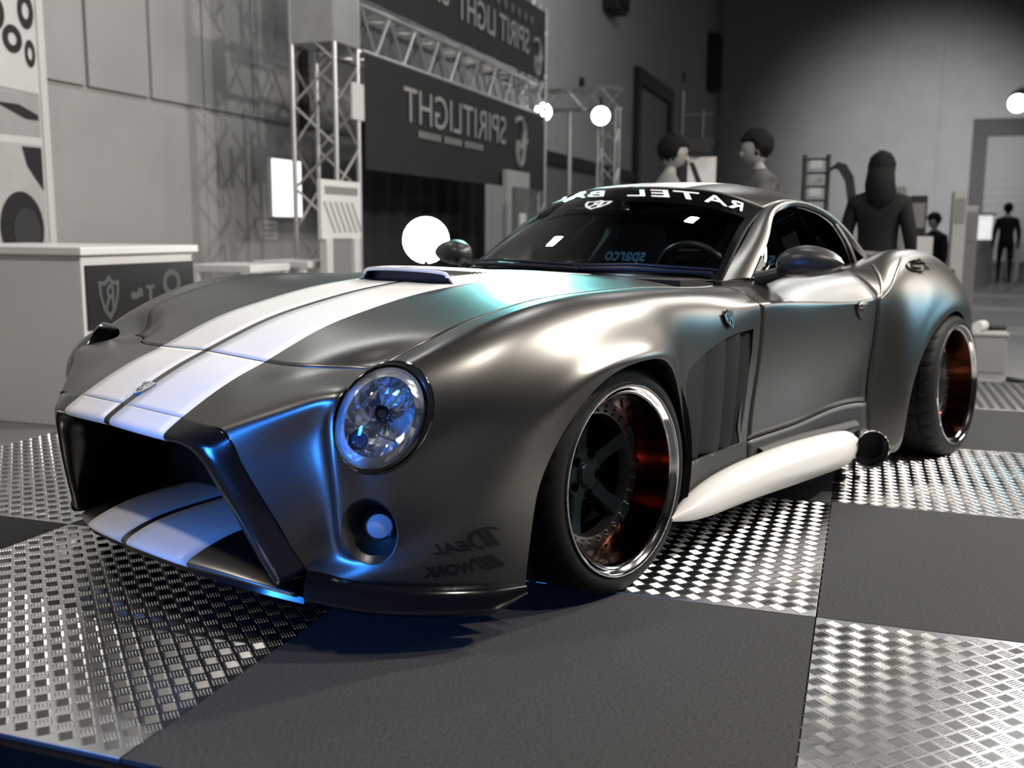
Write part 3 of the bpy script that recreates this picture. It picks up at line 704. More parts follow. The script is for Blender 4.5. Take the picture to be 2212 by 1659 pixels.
def emblem_flat(ring=.12):
    """shield outline ring plus the mirrored letter R as flat polygons in unit coordinates"""
    V = []; F = []; n = len(SHIELD)
    for x, y in SHIELD: V.append(Vector((x, y, 0)))
    for x, y in SHIELD: V.append(Vector((x*(1-2*ring), y*(1-2*ring), 0)))
    F += [(i, (i+1) % n, n+(i+1) % n, n+i) for i in range(n)]
    rv, rf = text_mesh('R', 1, .02); rv = norm_text(rv); k = len(V)
    V += [Vector((.22-.48*v.x, -.30+.62*v.y, 0)) for v in rv]; F += [tuple(reversed([i+k for i in f])) for f in rf]
    return V, F
ev, ef = emblem_flat()
jj = np.array([3.80+v.x*.66 for v in ev]); ii = np.array([2.03+v.y*.36 for v in ev])
P = WS.pts(ii, jj); n = WS.normal(ii, jj); n = np.where(n[:, 2:] < 0, -n, n)
link('windscreen_emblem', mesh_from('windscreen_emblem', P+n*.004, ef), WHITETXT, ws)['label'] = 'white shield emblem with a mirror-image R'
# roof
ROOF = Net([
 [(0, 1.281, 1.192), (.19, 1.295, 1.188), (.36, 1.345, 1.169), (.47, 1.405, 1.136), (.532, 1.449, 1.104)],
 [(0, 1.48, 1.214), (.20, 1.49, 1.209), (.37, 1.52, 1.188), (.48, 1.56, 1.160), (.545, 1.585, 1.136)],
 [(0, 1.72, 1.221), (.20, 1.725, 1.215), (.38, 1.74, 1.190), (.49, 1.765, 1.156), (.555, 1.785, 1.130)],
 [(0, 2.02, 1.200), (.20, 2.02, 1.192), (.38, 2.01, 1.158), (.505, 1.99, 1.114), (.575, 1.98, 1.085)],
 [(0, 2.32, 1.135), (.20, 2.31, 1.125), (.40, 2.25, 1.075), (.54, 2.175, 1.020), (.615, 2.13, .990)],
 [(0, 2.60, 1.030), (.22, 2.58, 1.018), (.43, 2.48, .968), (.58, 2.31, .915), (.665, 2.20, .888)],
 [(0, 2.80, .945), (.22, 2.78, .936), (.45, 2.68, .906), (.60, 2.50, .885), (.69, 2.30, .892)]])
roof = sheet('roof', [ROOF.grid(span(0, 4, 10), span(0, 4, 8))], PAINT, car, both=True, thick=.012, sharp=180)
cp = sheet('rear_quarter', [ROOF.grid(span(4, 6, 10), span(3, 4, 8))], PAINT, roof, both=True, thick=.012, sharp=180)
rw = sheet('rear_window', [ROOF.grid(span(4, 6, 8), span(0, 3, 6))], mat('black_glass', (.004, .004, .004), .05, var=.1), car, both=True, thick=.005, sharp=180)
for sx in (1, -1):
    g = stripe_grid(ROOF, span(0.0, 4, 8), .014, .250, 3.2, lift=.0010); g[:, :, 0] *= sx
    o = sheet('racing_stripe', [g], STRIPE, roof, thick=.0006, sharp=180, flip=(sx < 0)); o['label'] = 'white racing stripe'
# pillars and rail between screen edge / roof edge and side glass
ED = np.array([(.629, .975, .836), (.603, 1.09, .908), (.572, 1.24, .992), (.532, 1.449, 1.104), (.545, 1.585, 1.136), (.555, 1.785, 1.130), (.575, 1.98, 1.085), (.615, 2.13, .990), (.665, 2.20, .888)])
GT = np.array([(.700, 1.095, .845), (.668, 1.20, .925), (.625, 1.33, 1.012), (.578, 1.47, 1.086), (.568, 1.63, 1.115), (.574, 1.79, 1.106), (.594, 1.95, 1.060), (.628, 2.08, .970), (.680, 2.135, .886)])
MD = (ED+GT)/2+np.array([.012, 0, .006])
RAIL = Net(np.stack([ED, MD, GT], 1), alpha=1)
rail = sheet('roof_rail', [RAIL.grid(span(0, 8, 8), span(0, 2, 4))], PAINT, car, thick=.014, sharp=60)
rail['label'] = 'windscreen pillar and roof rail'
mirrored(rail)
GB = np.array([(.702, 1.10, .843), (.704, 1.20, .846), (.705, 1.33, .850), (.706, 1.47, .854), (.706, 1.63, .858), (.705, 1.79, .862), (.702, 1.95, .868), (.697, 2.07, .874), (.690, 2.13, .878)])
SG = Net(np.stack([GT, (GT+GB)/2+np.array([.012, 0, 0]), GB], 1), alpha=1)
sgl = sheet('side_window', [SG.grid(span(0, 8, 6), span(0, 2, 6))-np.array([.006, 0, 0])], SIDEGLASS, car, thick=0, sharp=180)
bp = SG.pts(np.array([6.25]*6), np.linspace(0, 2, 6))
MB().tube([(a+.001, b, c) for a, b, c in bp], .008, 6).build('window_divider', SATBLK, sgl, 60)
wl = MB().tube([tuple(q+np.array([.004, 0, -.002])) for q in spline_basis(np.arange(9), np.linspace(0, 8, 40)) @ GB], .007, 6).build('waist_seal', SATBLK, sgl, 60)
mirrored(sgl)
# cowl between bonnet and screen, wipers
CW = [NET.pts(np.array([float(DF)]*5), np.array([0, 1, 2, 2.6, 3.0]))+np.array([0, .004, -.012]), np.array(WB)+np.array([0, .01, -.010])]
cwl = np.stack([CW[0], (CW[0]+CW[1])/2+np.array([0, 0, -.004]), CW[1]], 0)
cowl = sheet('cowl', [cwl], NAVY, car, both=True, thick=.004, sharp=180)
for k, (pa, pb, pc) in enumerate([((.10, .80, .870), (.34, .815, .874), (.60, .955, .862)), ((-.56, .90, .868), (-.30, .805, .876), (.12, .775, .872))]):
    w = MB(); w.tube([pa, pb, pc], [.008, .010, .007], 6); w.tube([(pa[0], pa[1]+.02, pa[2]+.012), (pb[0], pb[1]+.03, pb[2]+.016), (pc[0], pc[1]+.03, pc[2]+.012)], .005, 6)
    w.build('wiper', NAVY, car, 60)
# rear deck with duck tail, rear panel
DK = Net([[(0, 2.80, .945), (.22, 2.78, .936), (.45, 2.68, .906), (.60, 2.50, .885), (.69, 2.30, .892)],
 [(0, 2.95, .900), (.22, 2.94, .896), (.45, 2.88, .882), (.60, 2.75, .862), (.70, 2.60, .880)],
 [(0, 3.12, .905), (.22, 3.11, .905), (.45, 3.06, .892), (.60, 3.00, .835), (.69, 2.96, .790)],
 [(0, 3.19, .760), (.22, 3.19, .755), (.45, 3.17, .730), (.58, 3.15, .700), (.66, 3.12, .690)],
 [(0, 3.21, .50), (.22, 3.21, .50), (.42, 3.20, .50), (.55, 3.19, .50), (.62, 3.18, .55)],
 [(0, 3.18, .18), (.22, 3.18, .18), (.42, 3.17, .18), (.60, 3.14, .19), (.76, 3.08, .21)]])
deck = sheet('rear_deck', [DK.grid(span(0, 5, 6), span(0, 4, 6))], PAINT, car, both=True, thick=.008, sharp=180)
for sx in (1, -1):
    g = stripe_grid(DK, span(0, 2.6, 8), .014, .254, 3, lift=.0012); g[:, :, 0] *= sx
    sheet('racing_stripe', [g], STRIPE, deck, thick=.0006, sharp=180, flip=(sx < 0))['label'] = 'white racing stripe'
# ---- door mirrors
def wing_mirror():
    V = []; F = []; n = 24; st = []
    for i in range(15):
        s = i/14; x = .772+.232*s; e = (math.sin(math.pi*min(1, .07+.93*(s**.8)))**.55)
        ry = .080*e; rz = .060*e; yc = 1.130+.02*s; zc = .897+.010*math.sin(s*2.5)
        for k in range(n):
            t = 2*math.pi*k/n; cy = math.cos(t); cz = math.sin(t)
            yy = ry*cy*(1.0 if cy < 0 else .62); zz = rz*(abs(cz)**.85)*(1 if cz > 0 else -.92)
            V.append((x, yc+yy, zc+zz))
    for i in range(14):
        for k in range(n): F.append((i*n+k, (i+1)*n+k, (i+1)*n+(k+1) % n, i*n+(k+1) % n))
    F.append(tuple(range(n))); F.append(tuple(14*n+k for k in reversed(range(n))))
    o = MB().add(V, F).build('wing_mirror', SATBLK, car, 70); o['label'] = 'satin black door mirror'
    a = MB().tube([(.715, 1.05, .842), (.745, 1.065, .850), (.79, 1.10, .868), (.82, 1.125, .88)], [.030, .026, .022, .02], 10)
    a.build('mirror_arm', SATBLK, o, 60)
    s = MB().add([(.700, 1.06, .842), (.708, 1.20, .845), (.672, 1.185, .925), (.690, 1.06, .842), (.698, 1.20, .845), (.662, 1.185, .925)], [(0, 1, 2), (5, 4, 3), (0, 3, 4, 1), (1, 4, 5, 2), (2, 5, 3, 0)])
    s.build('mirror_sail', PAINT, o)
    return o
mirrored(wing_mirror())
# ---- door handles
def handle():
    c = Vector((.878, 1.635, .722))
    pl = [(-.052, .012), (-.030, .020), (.020, .020), (.050, .008), (.046, -.012), (.020, -.040), (.0, -.052), (-.026, -.036), (-.048, -.010)]
    M = Matrix.Translation(c) @ Matrix.Rotation(.04, 4, 'Z')
    o = MB().prism(pl, -.004, .003, M).build('door_handle', SATBLK, door, bevel=.001); o['label'] = 'recessed pull handle'
    f = MB(); f.ball((0, 0, 0), .012, .050, .017, 18, 10); f.V = [M @ (v+Vector((.004, 0, .006))) for v in f.V]
    f.build('handle_flap', PAINT, door, 180)
handle()
# ---- shield badges
def badge(M, s, name, par, m=CHROME, back=GLOSSBLK):
    b = MB(); b.prism([(x*s*.98, y*s*.98) for x, y in SHIELD], 0, .003, M)
    b.build(name, back, par)['label'] = 'shield badge with a mirror-image R'
    V, F = emblem_flat(.1)
    V = [Vector((.005, v.x*s, v.y*s)) for v in V]
    mb = MB(); mb.add([M @ v for v in V], F)
    me = mesh_from(name, mb.V, mb.F); me = solidify(me, .002); link(name, me, m, par)
badge(frame((0, -.925, .596), (0, -.47, .88), (0, .88, .47)), .052, 'nose_badge', clip, CHROME, STEEL)
badge(frame((.8445, .640, .735), (.95, 0, .22), (-.05, -.22, 1)), .055, 'fender_badge', clip, SATBLK)
badge(frame((-.8445, .640, .735), (-.95, 0, .22), (.05, -.22, 1)), .055, 'fender_badge', clip, SATBLK)
# ---- black sponsor lettering on the cheek, mirror-image as in the place
def on_cheek(V, c, name, par):
    """unit coords (0..1) to body parameters by corners c = ll, lr, ul, ur"""
    uv = np.array([[(c[0][k]*(1-v.x)+c[1][k]*v.x)*(1-v.y)+(c[2][k]*(1-v.x)+c[3][k]*v.x)*v.y for k in (0, 1)] for v in V])
    P = NET.pts(uv[:, 0], uv[:, 1]); n = -NET.normal(uv[:, 0], uv[:, 1])
    return P+n*.0018
C1 = ((1.68, 8.47), (1.65, 9.52), (2.53, 8.12), (2.30, 9.32)); C2 = ((.46, 8.70), (.82, 9.67), (1.18, 8.50), (1.35, 9.50))
def flip_uv(V): return [Vector((1-v.x, v.y, 0)) for v in V]
DEC = mat('black_decal', (.003, .003, .003), .45, var=.1)
let = []
def rect_uv(x0, x1, y0, y1, sh=0):
    return [Vector((x0+sh*y0, y0, 0)), Vector((x1+sh*y0, y0, 0)), Vector((x1+sh*y1, y1, 0)), Vector((x0+sh*y1, y1, 0))], [(0, 1, 2, 3)]
V, F = text_mesh('EAL', 1, .03, .0, 0, 1.02); V = norm_text(V)
mb = MB(); mb.add([Vector((.53*(1-v.x)+.04-.06*v.y+.02, .02+.66*v.y, 0)) for v in V], F)
r, f = rect_uv(.90, .985, -.02, 1.0, -.07); mb.add(r, f)
r, f = rect_uv(.795, .88, -.02, 1.0, -.07); mb.add(r, f)
# sweeping D
nD = 26; arc = []
for q in range(nD+1):
    t = math.radians(-105-215*q/nD); arc.append((t, q/nD))
Vd = []
for t, s in arc:
    wdt = .085*(1-abs(s-.35)**1.5*.9)
    cx, cy, rx, ry = .80, .56, .19, .60
    Vd.append(Vector((cx+(rx+wdt/2)*math.cos(t)+.22*max(0, s-.55), cy+(ry+wdt)*math.sin(t), 0))); Vd.append(Vector((cx+(rx-wdt/2)*math.cos(t)+.22*max(0, s-.55), cy+(ry-wdt)*math.sin(t), 0)))
mb.add(Vd, [(2*i, 2*i+1, 2*i+3, 2*i+2) for i in range(nD)])
P = on_cheek(mb.V, C1, '', clip)
link('cheek_lettering', mesh_from('cheek_lettering', P, mb.F), DEC, clip)['label'] = 'black mirror-image lettering on the bumper cheek'
V, F = text_mesh('WORK', 1, .045, 0, 0, 1.0); V = norm_text(V)
mb = MB(); mb.add([Vector((.63*(1-v.x), .0+.80*v.y, 0)) for v in V], F)
for k in range(3):
    r, f = rect_uv(.70+k*.085, .765+k*.085+(.08 if k == 2 else 0), .08, .98, -.10); mb.add(r, f)
r, f = rect_uv(.74, .99, 0.0, .10, -.1); mb.add(r, f)
P = on_cheek(mb.V, C2, '', clip)
link('cheek_lettering', mesh_from('cheek_lettering', P, mb.F), DEC, clip)['label'] = 'black mirror-image lettering on the bumper cheek'

# ---- fuel filler and intake creases on the rear fender
def filler():
    M = frame((.893, 2.150, .866), (.80, -.12, .62), (-.10, .90, -.15))
    n = 36; V = []; F = []; rows = [(.010, .030, .082), (.007, .026, .078), (-.012, .022, .070), (-.016, .004, .02)]
    for d, a, b in rows:
        for y, z in oval(a, b, n): V.append(M @ Vector((d, y, z)))
    for i in range(3):
        for k in range(n): F.append((i*n+k, i*n+(k+1) % n, (i+1)*n+(k+1) % n, (i+1)*n+k))
    cup = MB().add(V, F).build('fuel_filler', mat('filler_bronze', (.16, .14, .12), .25, 1, var=.1), rear_wing, 50); cup['label'] = 'chrome fuel filler in an oval recess'
    MB().lathe([(-.014, .026), (.010, .026), (.014, .022), (.014, .001)], 24, M @ Matrix.Translation((0, 0, -.012))).build('filler_cap', CHROME, rear_wing, 40)
    h = MB(); h.bar(M @ Vector((.016, -.03, .03)), M @ Vector((.020, .034, .05)), .018, .010); h.bar(M @ Vector((.018, -.004, -.035)), M @ Vector((.022, .002, .035)), .012, .012)
    h.build('filler_lever', CHROME, rear_wing, bevel=.002)
filler()
def crease(uv, r, name='fender_crease'):
    u = np.array([q[0] for q in uv]); v = np.array([q[1] for q in uv]); k = np.arange(len(uv)); M = spline_basis(k, np.linspace(0, len(uv)-1, 24))
    u, v = M @ u, M @ v; P = NET.pts(u, v); n = -NET.normal(u, v); s = np.linspace(0, 1, 24); rr = r*(.35+.65*np.sin(np.pi*s)**.6)
    MB().tube(P-n*rr[:, None]*.55, list(rr), 10).build(name, PAINT, rear_wing, 180)
crease([(14.12, 5.9), (14.7, 5.6), (15.4, 5.2), (16.25, 4.75)], .012)
crease([(14.12, 5.9), (14.25, 5.3), (14.6, 4.7), (15.0, 4.0)], .010)
mirrored(door); mirrored(sill); mirrored(rear_wing)

# ---- under body, wheel wells, cabin tub (all dark)
u = MB(); u.box(-.86, .86, .44, 1.84, .135, .20); u.box(-.46, .46, -.60, 3.10, .135, .30); u.box(-.62, .62, -.60, -.42, .135, .22); u.box(-.7, .7, 2.82, 3.08, .16, .3)
u.build('underbody', MATBLK, car)
for (yc, zc, R, x0, x1) in ((-.035, .325, .395, .46, .893), (2.36, .335, .475, .46, .93)):
    for sx in (1, -1):
        M = Matrix(((sx, 0, 0, 0), (0, 1, 0, yc), (0, 0, 1, zc), (0, 0, 0, 1)))
        w = MB(); w.lathe([(x0, .02), (x0, R*.8), (x0+.05, R*.97), (x0+.12, R), (x1, R)], 48, M)
        w.F = [f for f in w.F if max(w.V[i].z for i in f) > .16 and min(w.V[i].z for i in f) > .10]
        us = sorted({i for f in w.F for i in f}); mp = {i: k for k, i in enumerate(us)}; w.V = [w.V[i] for i in us]; w.F = [tuple(mp[i] for i in f) for f in w.F]
        w.build('wheel_well', MATBLK, car, 60)
tub = MB(); tub.box(-.66, .66, .80, .86, .30, .835); tub.box(-.66, .66, .86, 2.30, .28, .32); tub.box(-.69, -.66, .86, 2.3, .30, .84); tub.box(.66, .69, .86, 2.3, .30, .84); tub.box(-.66, .66, 2.10, 2.16, .30, .86); tub.box(-.66, .66, .64, .80, .78, .85)
tub.build('cabin_tub', MATBLK, car)
dash = MB(); V = []; nx = 13
for x in np.linspace(-.62, .62, nx):
    hump = .03*math.exp(-((x-.34)/.17)**2)
    V += [(x, .84, .840), (x, .98, .838+hump*.6), (x, 1.10, .828+hump), (x, 1.17, .79+hump*.7), (x, 1.18, .70), (x, 1.10, .55)]
dash.add(V, [(i*6+j, (i+1)*6+j, (i+1)*6+j+1, i*6+j+1) for i in range(nx-1) for j in range(5)]).build('dashboard', mat('dash_grey', (.035, .034, .032), .7, bump=.2, bscale=400, var=.1), car, 40)
def seat(x):
    s = MB()
    prof = [(1.72, .36), (1.70, .50), (1.735, .70), (1.79, .86), (1.835, .985), (1.85, 1.045)]
    hw = [.22, .24, .245, .22, .135, .10]
    V = []; F = []; n = 9
    for (y, z), w in zip(prof, hw):
        for k in range(n):
            q = -1+2*k/(n-1); V.append((x+q*w, y-.07*abs(q)**2.5, z-.02*abs(q)**3))
    F = grid_faces(len(prof), n)
    me = mesh_from('seat', V, F); me = solidify(me, .07)
    o = link('seat', me, SEATBLK, car, 60); o['label'] = 'black bucket seat'
    MB().box(x-.24, x+.24, 1.22, 1.72, .34, .46).build('seat_cushion', SEATBLK, o, 60, bevel=.04)
    for sx in (-1, 1): MB().ball((x+sx*.25, 1.66, .66), .035, .07, .19).build('seat_bolster', SEATBLK, o, 180)
    V, F = text_mesh('sparco', 1, .015); V = norm_text(V)
    P = [(x+.115-.23*v.x, 1.725+(.03*(v.y-.2)), .862+.062*(v.y-.2)) for v in V]
    link('seat_lettering', mesh_from('seat_lettering', P, F), BLUETXT, o)['label'] = 'blue mirror-image lettering'
    MB().box(x-.115, x+.115, 1.722, 1.727, .845, .850).build('lettering_underline', BLUETXT, o)
for x in (.33, -.33): seat(x)
sw = MB(); Ms = frame((.34, 1.28, .80), (0, .92, .38), (0, -.38, .92))
sw.tube([Ms @ Vector((0, .175*math.cos(t), .175*math.sin(t))) for t in np.linspace(0, 2*math.pi, 40, endpoint=False)], .015, 8, closed=True)
for a in (0, math.pi, -math.pi/2): sw.bar(Ms @ Vector((0, 0, 0)), Ms @ Vector((0, .17*math.cos(a), .17*math.sin(a))), .035, .012)
sw.build('steering_wheel', SATBLK, car, 60)
MB().ball((-.02, 1.20, 1.085), .115, .022, .034, 20, 10).build('interior_mirror', GLOSSBLK, car, 180)
MB().bar((-.02, 1.235, 1.09), (-.02, 1.28, 1.16), .02).build('mirror_stalk', MATBLK, car)
rb = MB(); rb.tube([(-.56, 1.98, .60), (-.54, 1.98, .95), (-.44, 1.97, 1.10), (0, 1.97, 1.135), (.44, 1.97, 1.10), (.54, 1.98, .95), (.56, 1.98, .60)], .019, 10)
rb.tube([(-.54, 1.98, .66), (.42, 1.97, 1.09)], .017, 10); rb.build('roll_bar', SATBLK, car, 60)
MB().bar((.10, 2.04, .905), (.52, 2.04, .905), .006, .010).build('cabin_led_strip', mat('blue_led', (.3, .7, 1), .4, emit=(.25, .65, 1), estr=3), car)
ml = bpy.data.lights.new('cabin_fill_light', 'POINT'); ml.energy = 1.1; ml.color = (.55, .80, 1); ml.shadow_soft_size = .02
mo = bpy.data.objects.new('cabin_fill_light', ml); COL.objects.link(mo); mo.location = (-.02, 1.30, 1.10); mo.parent = car  # added light that brightens the seat lettering

# ---- wheels
def wheel(name, W, y, z, R, camber, rt, width, sx, label, steer=0):
    """local x points outward; all parts in the wheel's own frame"""
    o = None
    B = Matrix(((sx, 0, 0, sx*W), (0, 1, 0, y), (0, 0, 1, z), (0, 0, 0, 1))) @ Matrix.Rotation(steer, 4, 'Z') @ Matrix.Rotation(-camber, 4, 'Y')
    n = 72
    lip = MB(); lip.lathe([(-.030, R-.004), (-.008, R), (0, R-.002), (.001, R-.006), (-.003, R-.011), (-.012, R-.019), (-.020, R-.025), (-.020, R-.028)], n, B)
    root = lip.build('wheel', POLISH, car, 60); root['label'] = label
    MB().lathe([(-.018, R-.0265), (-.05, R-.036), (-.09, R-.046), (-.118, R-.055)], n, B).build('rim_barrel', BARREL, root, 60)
    fl = MB(); fl.lathe([(-.116, R-.054), (-.114, R-.062), (-.114, R-.094), (-.150, R-.097)], n, B); fl.build('rim_flange', STEEL, root, 40)
    MB().lathe([(-.15, R-.096), (-.16, R-.05), (-.26, R-.03)], n, B).build('inner_barrel', MATBLK, root, 60)
    rv = MB()
    for k in range(30):
        a = 2*math.pi*k/30
        for rr in (R-.071, R-.085):
            rv.lathe([(-.114, .0042), (-.109, .0042), (-.108, .0002)], 8, B @ Matrix.Translation((0, rr*math.cos(a), rr*math.sin(a))))
    ro = rv.build('rim_rivets', SATBLK, root); ro['kind'] = 'stuff'
    r1 = R-.060
    for k in range(5):
        a0 = math.radians(100)+2*math.pi*k/5
        V = []; F = []
        for s, hw, d in ((.045, .034, -.150), (.10, .027, -.142), (.15, .029, -.128), (r1, .037, -.108)):
            for q, dz in ((-1, -.018), (-.72, 0), (.72, 0), (1, -.018), (1, -.055), (-1, -.055)):
                v = Vector((d+dz, s, q*hw)); c, si = math.cos(a0), math.sin(a0)
                V.append(B @ Vector((v.x, v.y*c-v.z*si, v.y*si+v.z*c)))
        m = 6
        for i in range(3):
            for q in range(m): F.append((i*m+q, i*m+(q+1) % m, (i+1)*m+(q+1) % m, (i+1)*m+q))
        F.append(tuple(range(m))); F.append(tuple(3*m+q for q in reversed(range(m))))
        MB().add(V, F).build('spoke', DARKRIM, root, 30)
    hub = MB(); hub.lathe([(-.2, .082), (-.156, .080), (-.146, .074), (-.143, .050), (-.146, .036), (-.138, .034), (-.134, .030), (-.133, .0005)], 40, B)
    hub.build('hub', DARKRIM, root, 40)
    for k in range(5):
        a = math.radians(136)+2*math.pi*k/5
        MB().lathe([(-.139, .0140), (-.1405, .0140), (-.1405, .0002)], 18, B @ Matrix.Translation((0, .060*math.cos(a), .060*math.sin(a)))).build('lug_hole', mat('hole_black', (.001, .001, .001), 1.0, spec=0, var=.1), root)
    MB().lathe([(-.215, .075), (-.215, .185), (-.235, .185), (-.235, .075)], 48, B, closed=True).build('brake_disc', STEEL, root, 40)
    cal = MB(); n2 = 10
    for i in range(n2+1):
        a = math.radians(150+70*i/n2)
        for rr, d in ((.115, -.19), (.200, -.19), (.203, -.255), (.115, -.255)): cal.V.append(B @ Vector((d, rr*math.cos(a), rr*math.sin(a))))
    for i in range(n2):
        for q in range(4): cal.F.append((i*4+q, i*4+(q+1) % 4, (i+1)*4+(q+1) % 4, (i+1)*4+q))
    cal.F += [(0, 1, 2, 3), tuple(n2*4+q for q in (3, 2, 1, 0))]
    cal.build('brake_caliper', RED, root, 40, bevel=.004)
    # tyre
    ns = 180; w = width; prof = [(-.014, R-.006), (-.007, R+.001), (-.004, R+.008), (-.005, R+.020), (-.010, rt-.022), (-.019, rt-.010), (-.032, rt-.003), (-.048, rt), (-.066, rt), (-.067, rt-.007), (-.076, rt-.007), (-.077, rt), (-w/2+.01, rt), (-w/2+.009, rt-.007), (-w/2-.009, rt-.007), (-w/2-.01, rt), (-w+.077, rt), (-w+.076, rt-.007), (-w+.067, rt-.007), (-w+.066, rt), (-w+.03, rt-.001), (-w+.01, rt-.010), (-w-.008, R+.02), (-w, R-.01)]
    V = []; F = []
    for i, (d, r) in enumerate(prof):
        for k in range(ns):
            rr = r
            if i in (5, 6, 7, 8, 11, 12, 15, 16) and k % 6 == 0: rr = r-(.006 if i > 5 else .002)
            a = 2*math.pi*(k+(.9*i if 4 < i < 20 else 0)*.35)/ns; v = B @ Vector((d, rr*math.cos(a), rr*math.sin(a)))
            v.z = max(v.z, .0024); V.append(v)
    m = len(prof)
    for i in range(m-1):
        for k in range(ns): F.append((i*ns+k, i*ns+(k+1) % ns, (i+1)*ns+(k+1) % ns, (i+1)*ns+k))
    MB().add(V, F).build('tyre', RUBBER, root, 35)
    return root
for sx in (1, -1):
    wheel('wheel', .903, 0, .3275, .2714, .030, .3275, .25, sx, 'front wheel with polished deep lip and dark five-spoke centre')
    wheel('wheel', .9976, 2.5, .3285, .2753, .053, .3285, .30, sx, 'rear wheel with polished deep lip')
# ------------------------------------------------------------------ things around the stand
WHITE = mat('white_laminate', (.62, .62, .62), .5, var=.04, vscale=3)
GREY = mat('mid_grey', (.22, .22, .22), .6, var=.1, vscale=4)
DARK = mat('dark_cloth', (.012, .012, .012), .9, bump=.3, bscale=60, var=.2, vscale=3)
ALU = mat('truss_aluminium', (.52, .52, .52), .38, .8, var=.08, vscale=6)
PRINT = mat('grey_print', (.34, .34, .34), .8, var=.1, vscale=10)
PALE = mat('pale_print', (.58, .58, .58), .7, var=.08, vscale=6)
def thing(name, label, cat, a, b, z=FL, group=None):
    o = empty(name, hall(a, b, z)); tag(o, label, cat, group); return o
def part(root, mb, name, m, smooth=None, bevel=0, lab=None):
    o = mb.build(name, m, root, smooth, bevel); o.matrix_parent_inverse = Matrix.Translation(-root.location)
    if lab: o['label'] = lab
    return o
def hb(a0, a1, b0, b1, z0, z1): return hbox(MB(), a0, a1, b0, b1, z0, z1)
# reception counter
t = thing('counter', 'white reception counter with a black emblem panel beside the platform', 'counter', 1.9, -3.2)
part(t, hb(1.43, 2.40, -3.9, -2.60, FL, .86), 'counter_body', WHITE, bevel=.01)
part(t, hb(1.40, 2.43, -3.93, -2.57, .86, .905), 'counter_top', mat('counter_top_white', (.72, .72, .72), .35, var=.03), bevel=.008)
pn = part(t, hb(1.455, 2.39, -2.60, -2.585, .45, .805), 'front_panel', mat('black_panel', (.008, .008, .008), .4, var=.1), lab='black panel with faint grey emblems')
V, F = emblem_flat(.14)
m_ = MB(); m_.add([hall(1.62+v.x*.17, -2.583, .625+v.y*.22) for v in V], F); part(t, m_, 'panel_emblem', mat('faint_grey', (.07, .07, .07), .6, var=.1), lab='faint grey shield emblem')
m_ = MB(); n_ = 28
m_.add([hall(2.17+r*math.cos(q*2*math.pi/n_), -2.583, .68+r*.95*math.sin(q*2*math.pi/n_)) for r in (.085, .05) for q in range(n_)], [(q, (q+1) % n_, n_+(q+1) % n_, n_+q) for q in range(n_)])
part(t, m_, 'panel_ring', MATS['faint_grey'])
m_ = MB()
for x0, x1, z0, z1 in ((1.80, 1.86, .60, .64), (1.86, 1.90, .61, .66), (1.93, 2.01, .655, .675), (1.955, 1.985, .58, .655)):
    m_.add([hall(x0, -2.583, z0), hall(x1, -2.583, z0), hall(x1, -2.583, z1), hall(x0, -2.583, z1)], [(0, 1, 2, 3)])
part(t, m_, 'panel_print', MATS['faint_grey'])
# tall poster at the far left
t = thing('poster_panel', 'tall white framed poster with dark car pictures on the left wall', 'poster', 2.4, -4.5)
part(t, hb(1.55, 3.285, -4.60, -4.52, .10, 3.6), 'poster_board', PALE)
part(t, hb(3.235, 3.300, -4.61, -4.505, .08, 3.62), 'poster_frame', mat('poster_white', (.6, .6, .6), .5, var=.03))
def flat_poly(pts, b=-4.517): return MB().add([hall(a, b, z) for a, z in pts], [tuple(range(len(pts)))])
def disc(ca, cz, ra, rz, b=-4.515, n=30): return flat_poly([(ca+ra*math.cos(q*2*math.pi/n), cz+rz*math.sin(q*2*math.pi/n)) for q in range(n)], b)
BLKP = mat('black_print', (.01, .01, .01), .6, var=.2, vscale=6)
part(t, flat_poly([(1.6, 2.06), (3.22, 2.0), (3.22, 1.98), (1.6, 2.02)]), 'print_line', PRINT)
part(t, flat_poly([(1.6, 1.98), (3.22, 1.98), (3.22, 1.68), (1.6, 1.66)]), 'print_picture', PRINT, lab='grey picture of a silver car')
part(t, flat_poly([(2.78, 1.90), (3.02, 1.90), (3.20, 1.84), (3.20, 1.80), (3.08, 1.80), (2.9, 1.86)], -4.514), 'print_windscreen', BLKP)
part(t, flat_poly([(1.6, 1.62), (3.22, 1.62), (3.22, .70), (1.6, .70)]), 'print_picture', mat('pale_picture', (.42, .42, .42), .8, var=.15, vscale=5), lab='grey picture of a car wheel')
part(t, flat_poly([(3.02, 1.60), (3.21, 1.60), (3.21, 1.28), (3.14, 1.36), (3.06, 1.46)], -4.514), 'print_grille', BLKP)
part(t, disc(2.98, 1.0, .21, .27), 'print_tyre', BLKP); part(t, disc(3.02, .98, .13, .17, -4.511), 'print_rim', mat('dark_grey_print', (.035, .035, .035), .6, var=.2))
m_ = MB()
for (ca, cz, ra, rz) in ((3.14, 2.58, .075, .13), (3.00, 2.36, .09, .10), (3.16, 2.28, .05, .10), (2.86, 2.52, .08, .12)):
    n = 22; m_.add([hall(ca+ra*k*math.cos(q*2*math.pi/n), -4.514, cz+rz*k*math.sin(q*2*math.pi/n)) for k in (1, .45) for q in range(n)], [(q, (q+1) % n, n+(q+1) % n, n+q) for q in range(n)])
part(t, m_, 'print_ornament', BLKP)
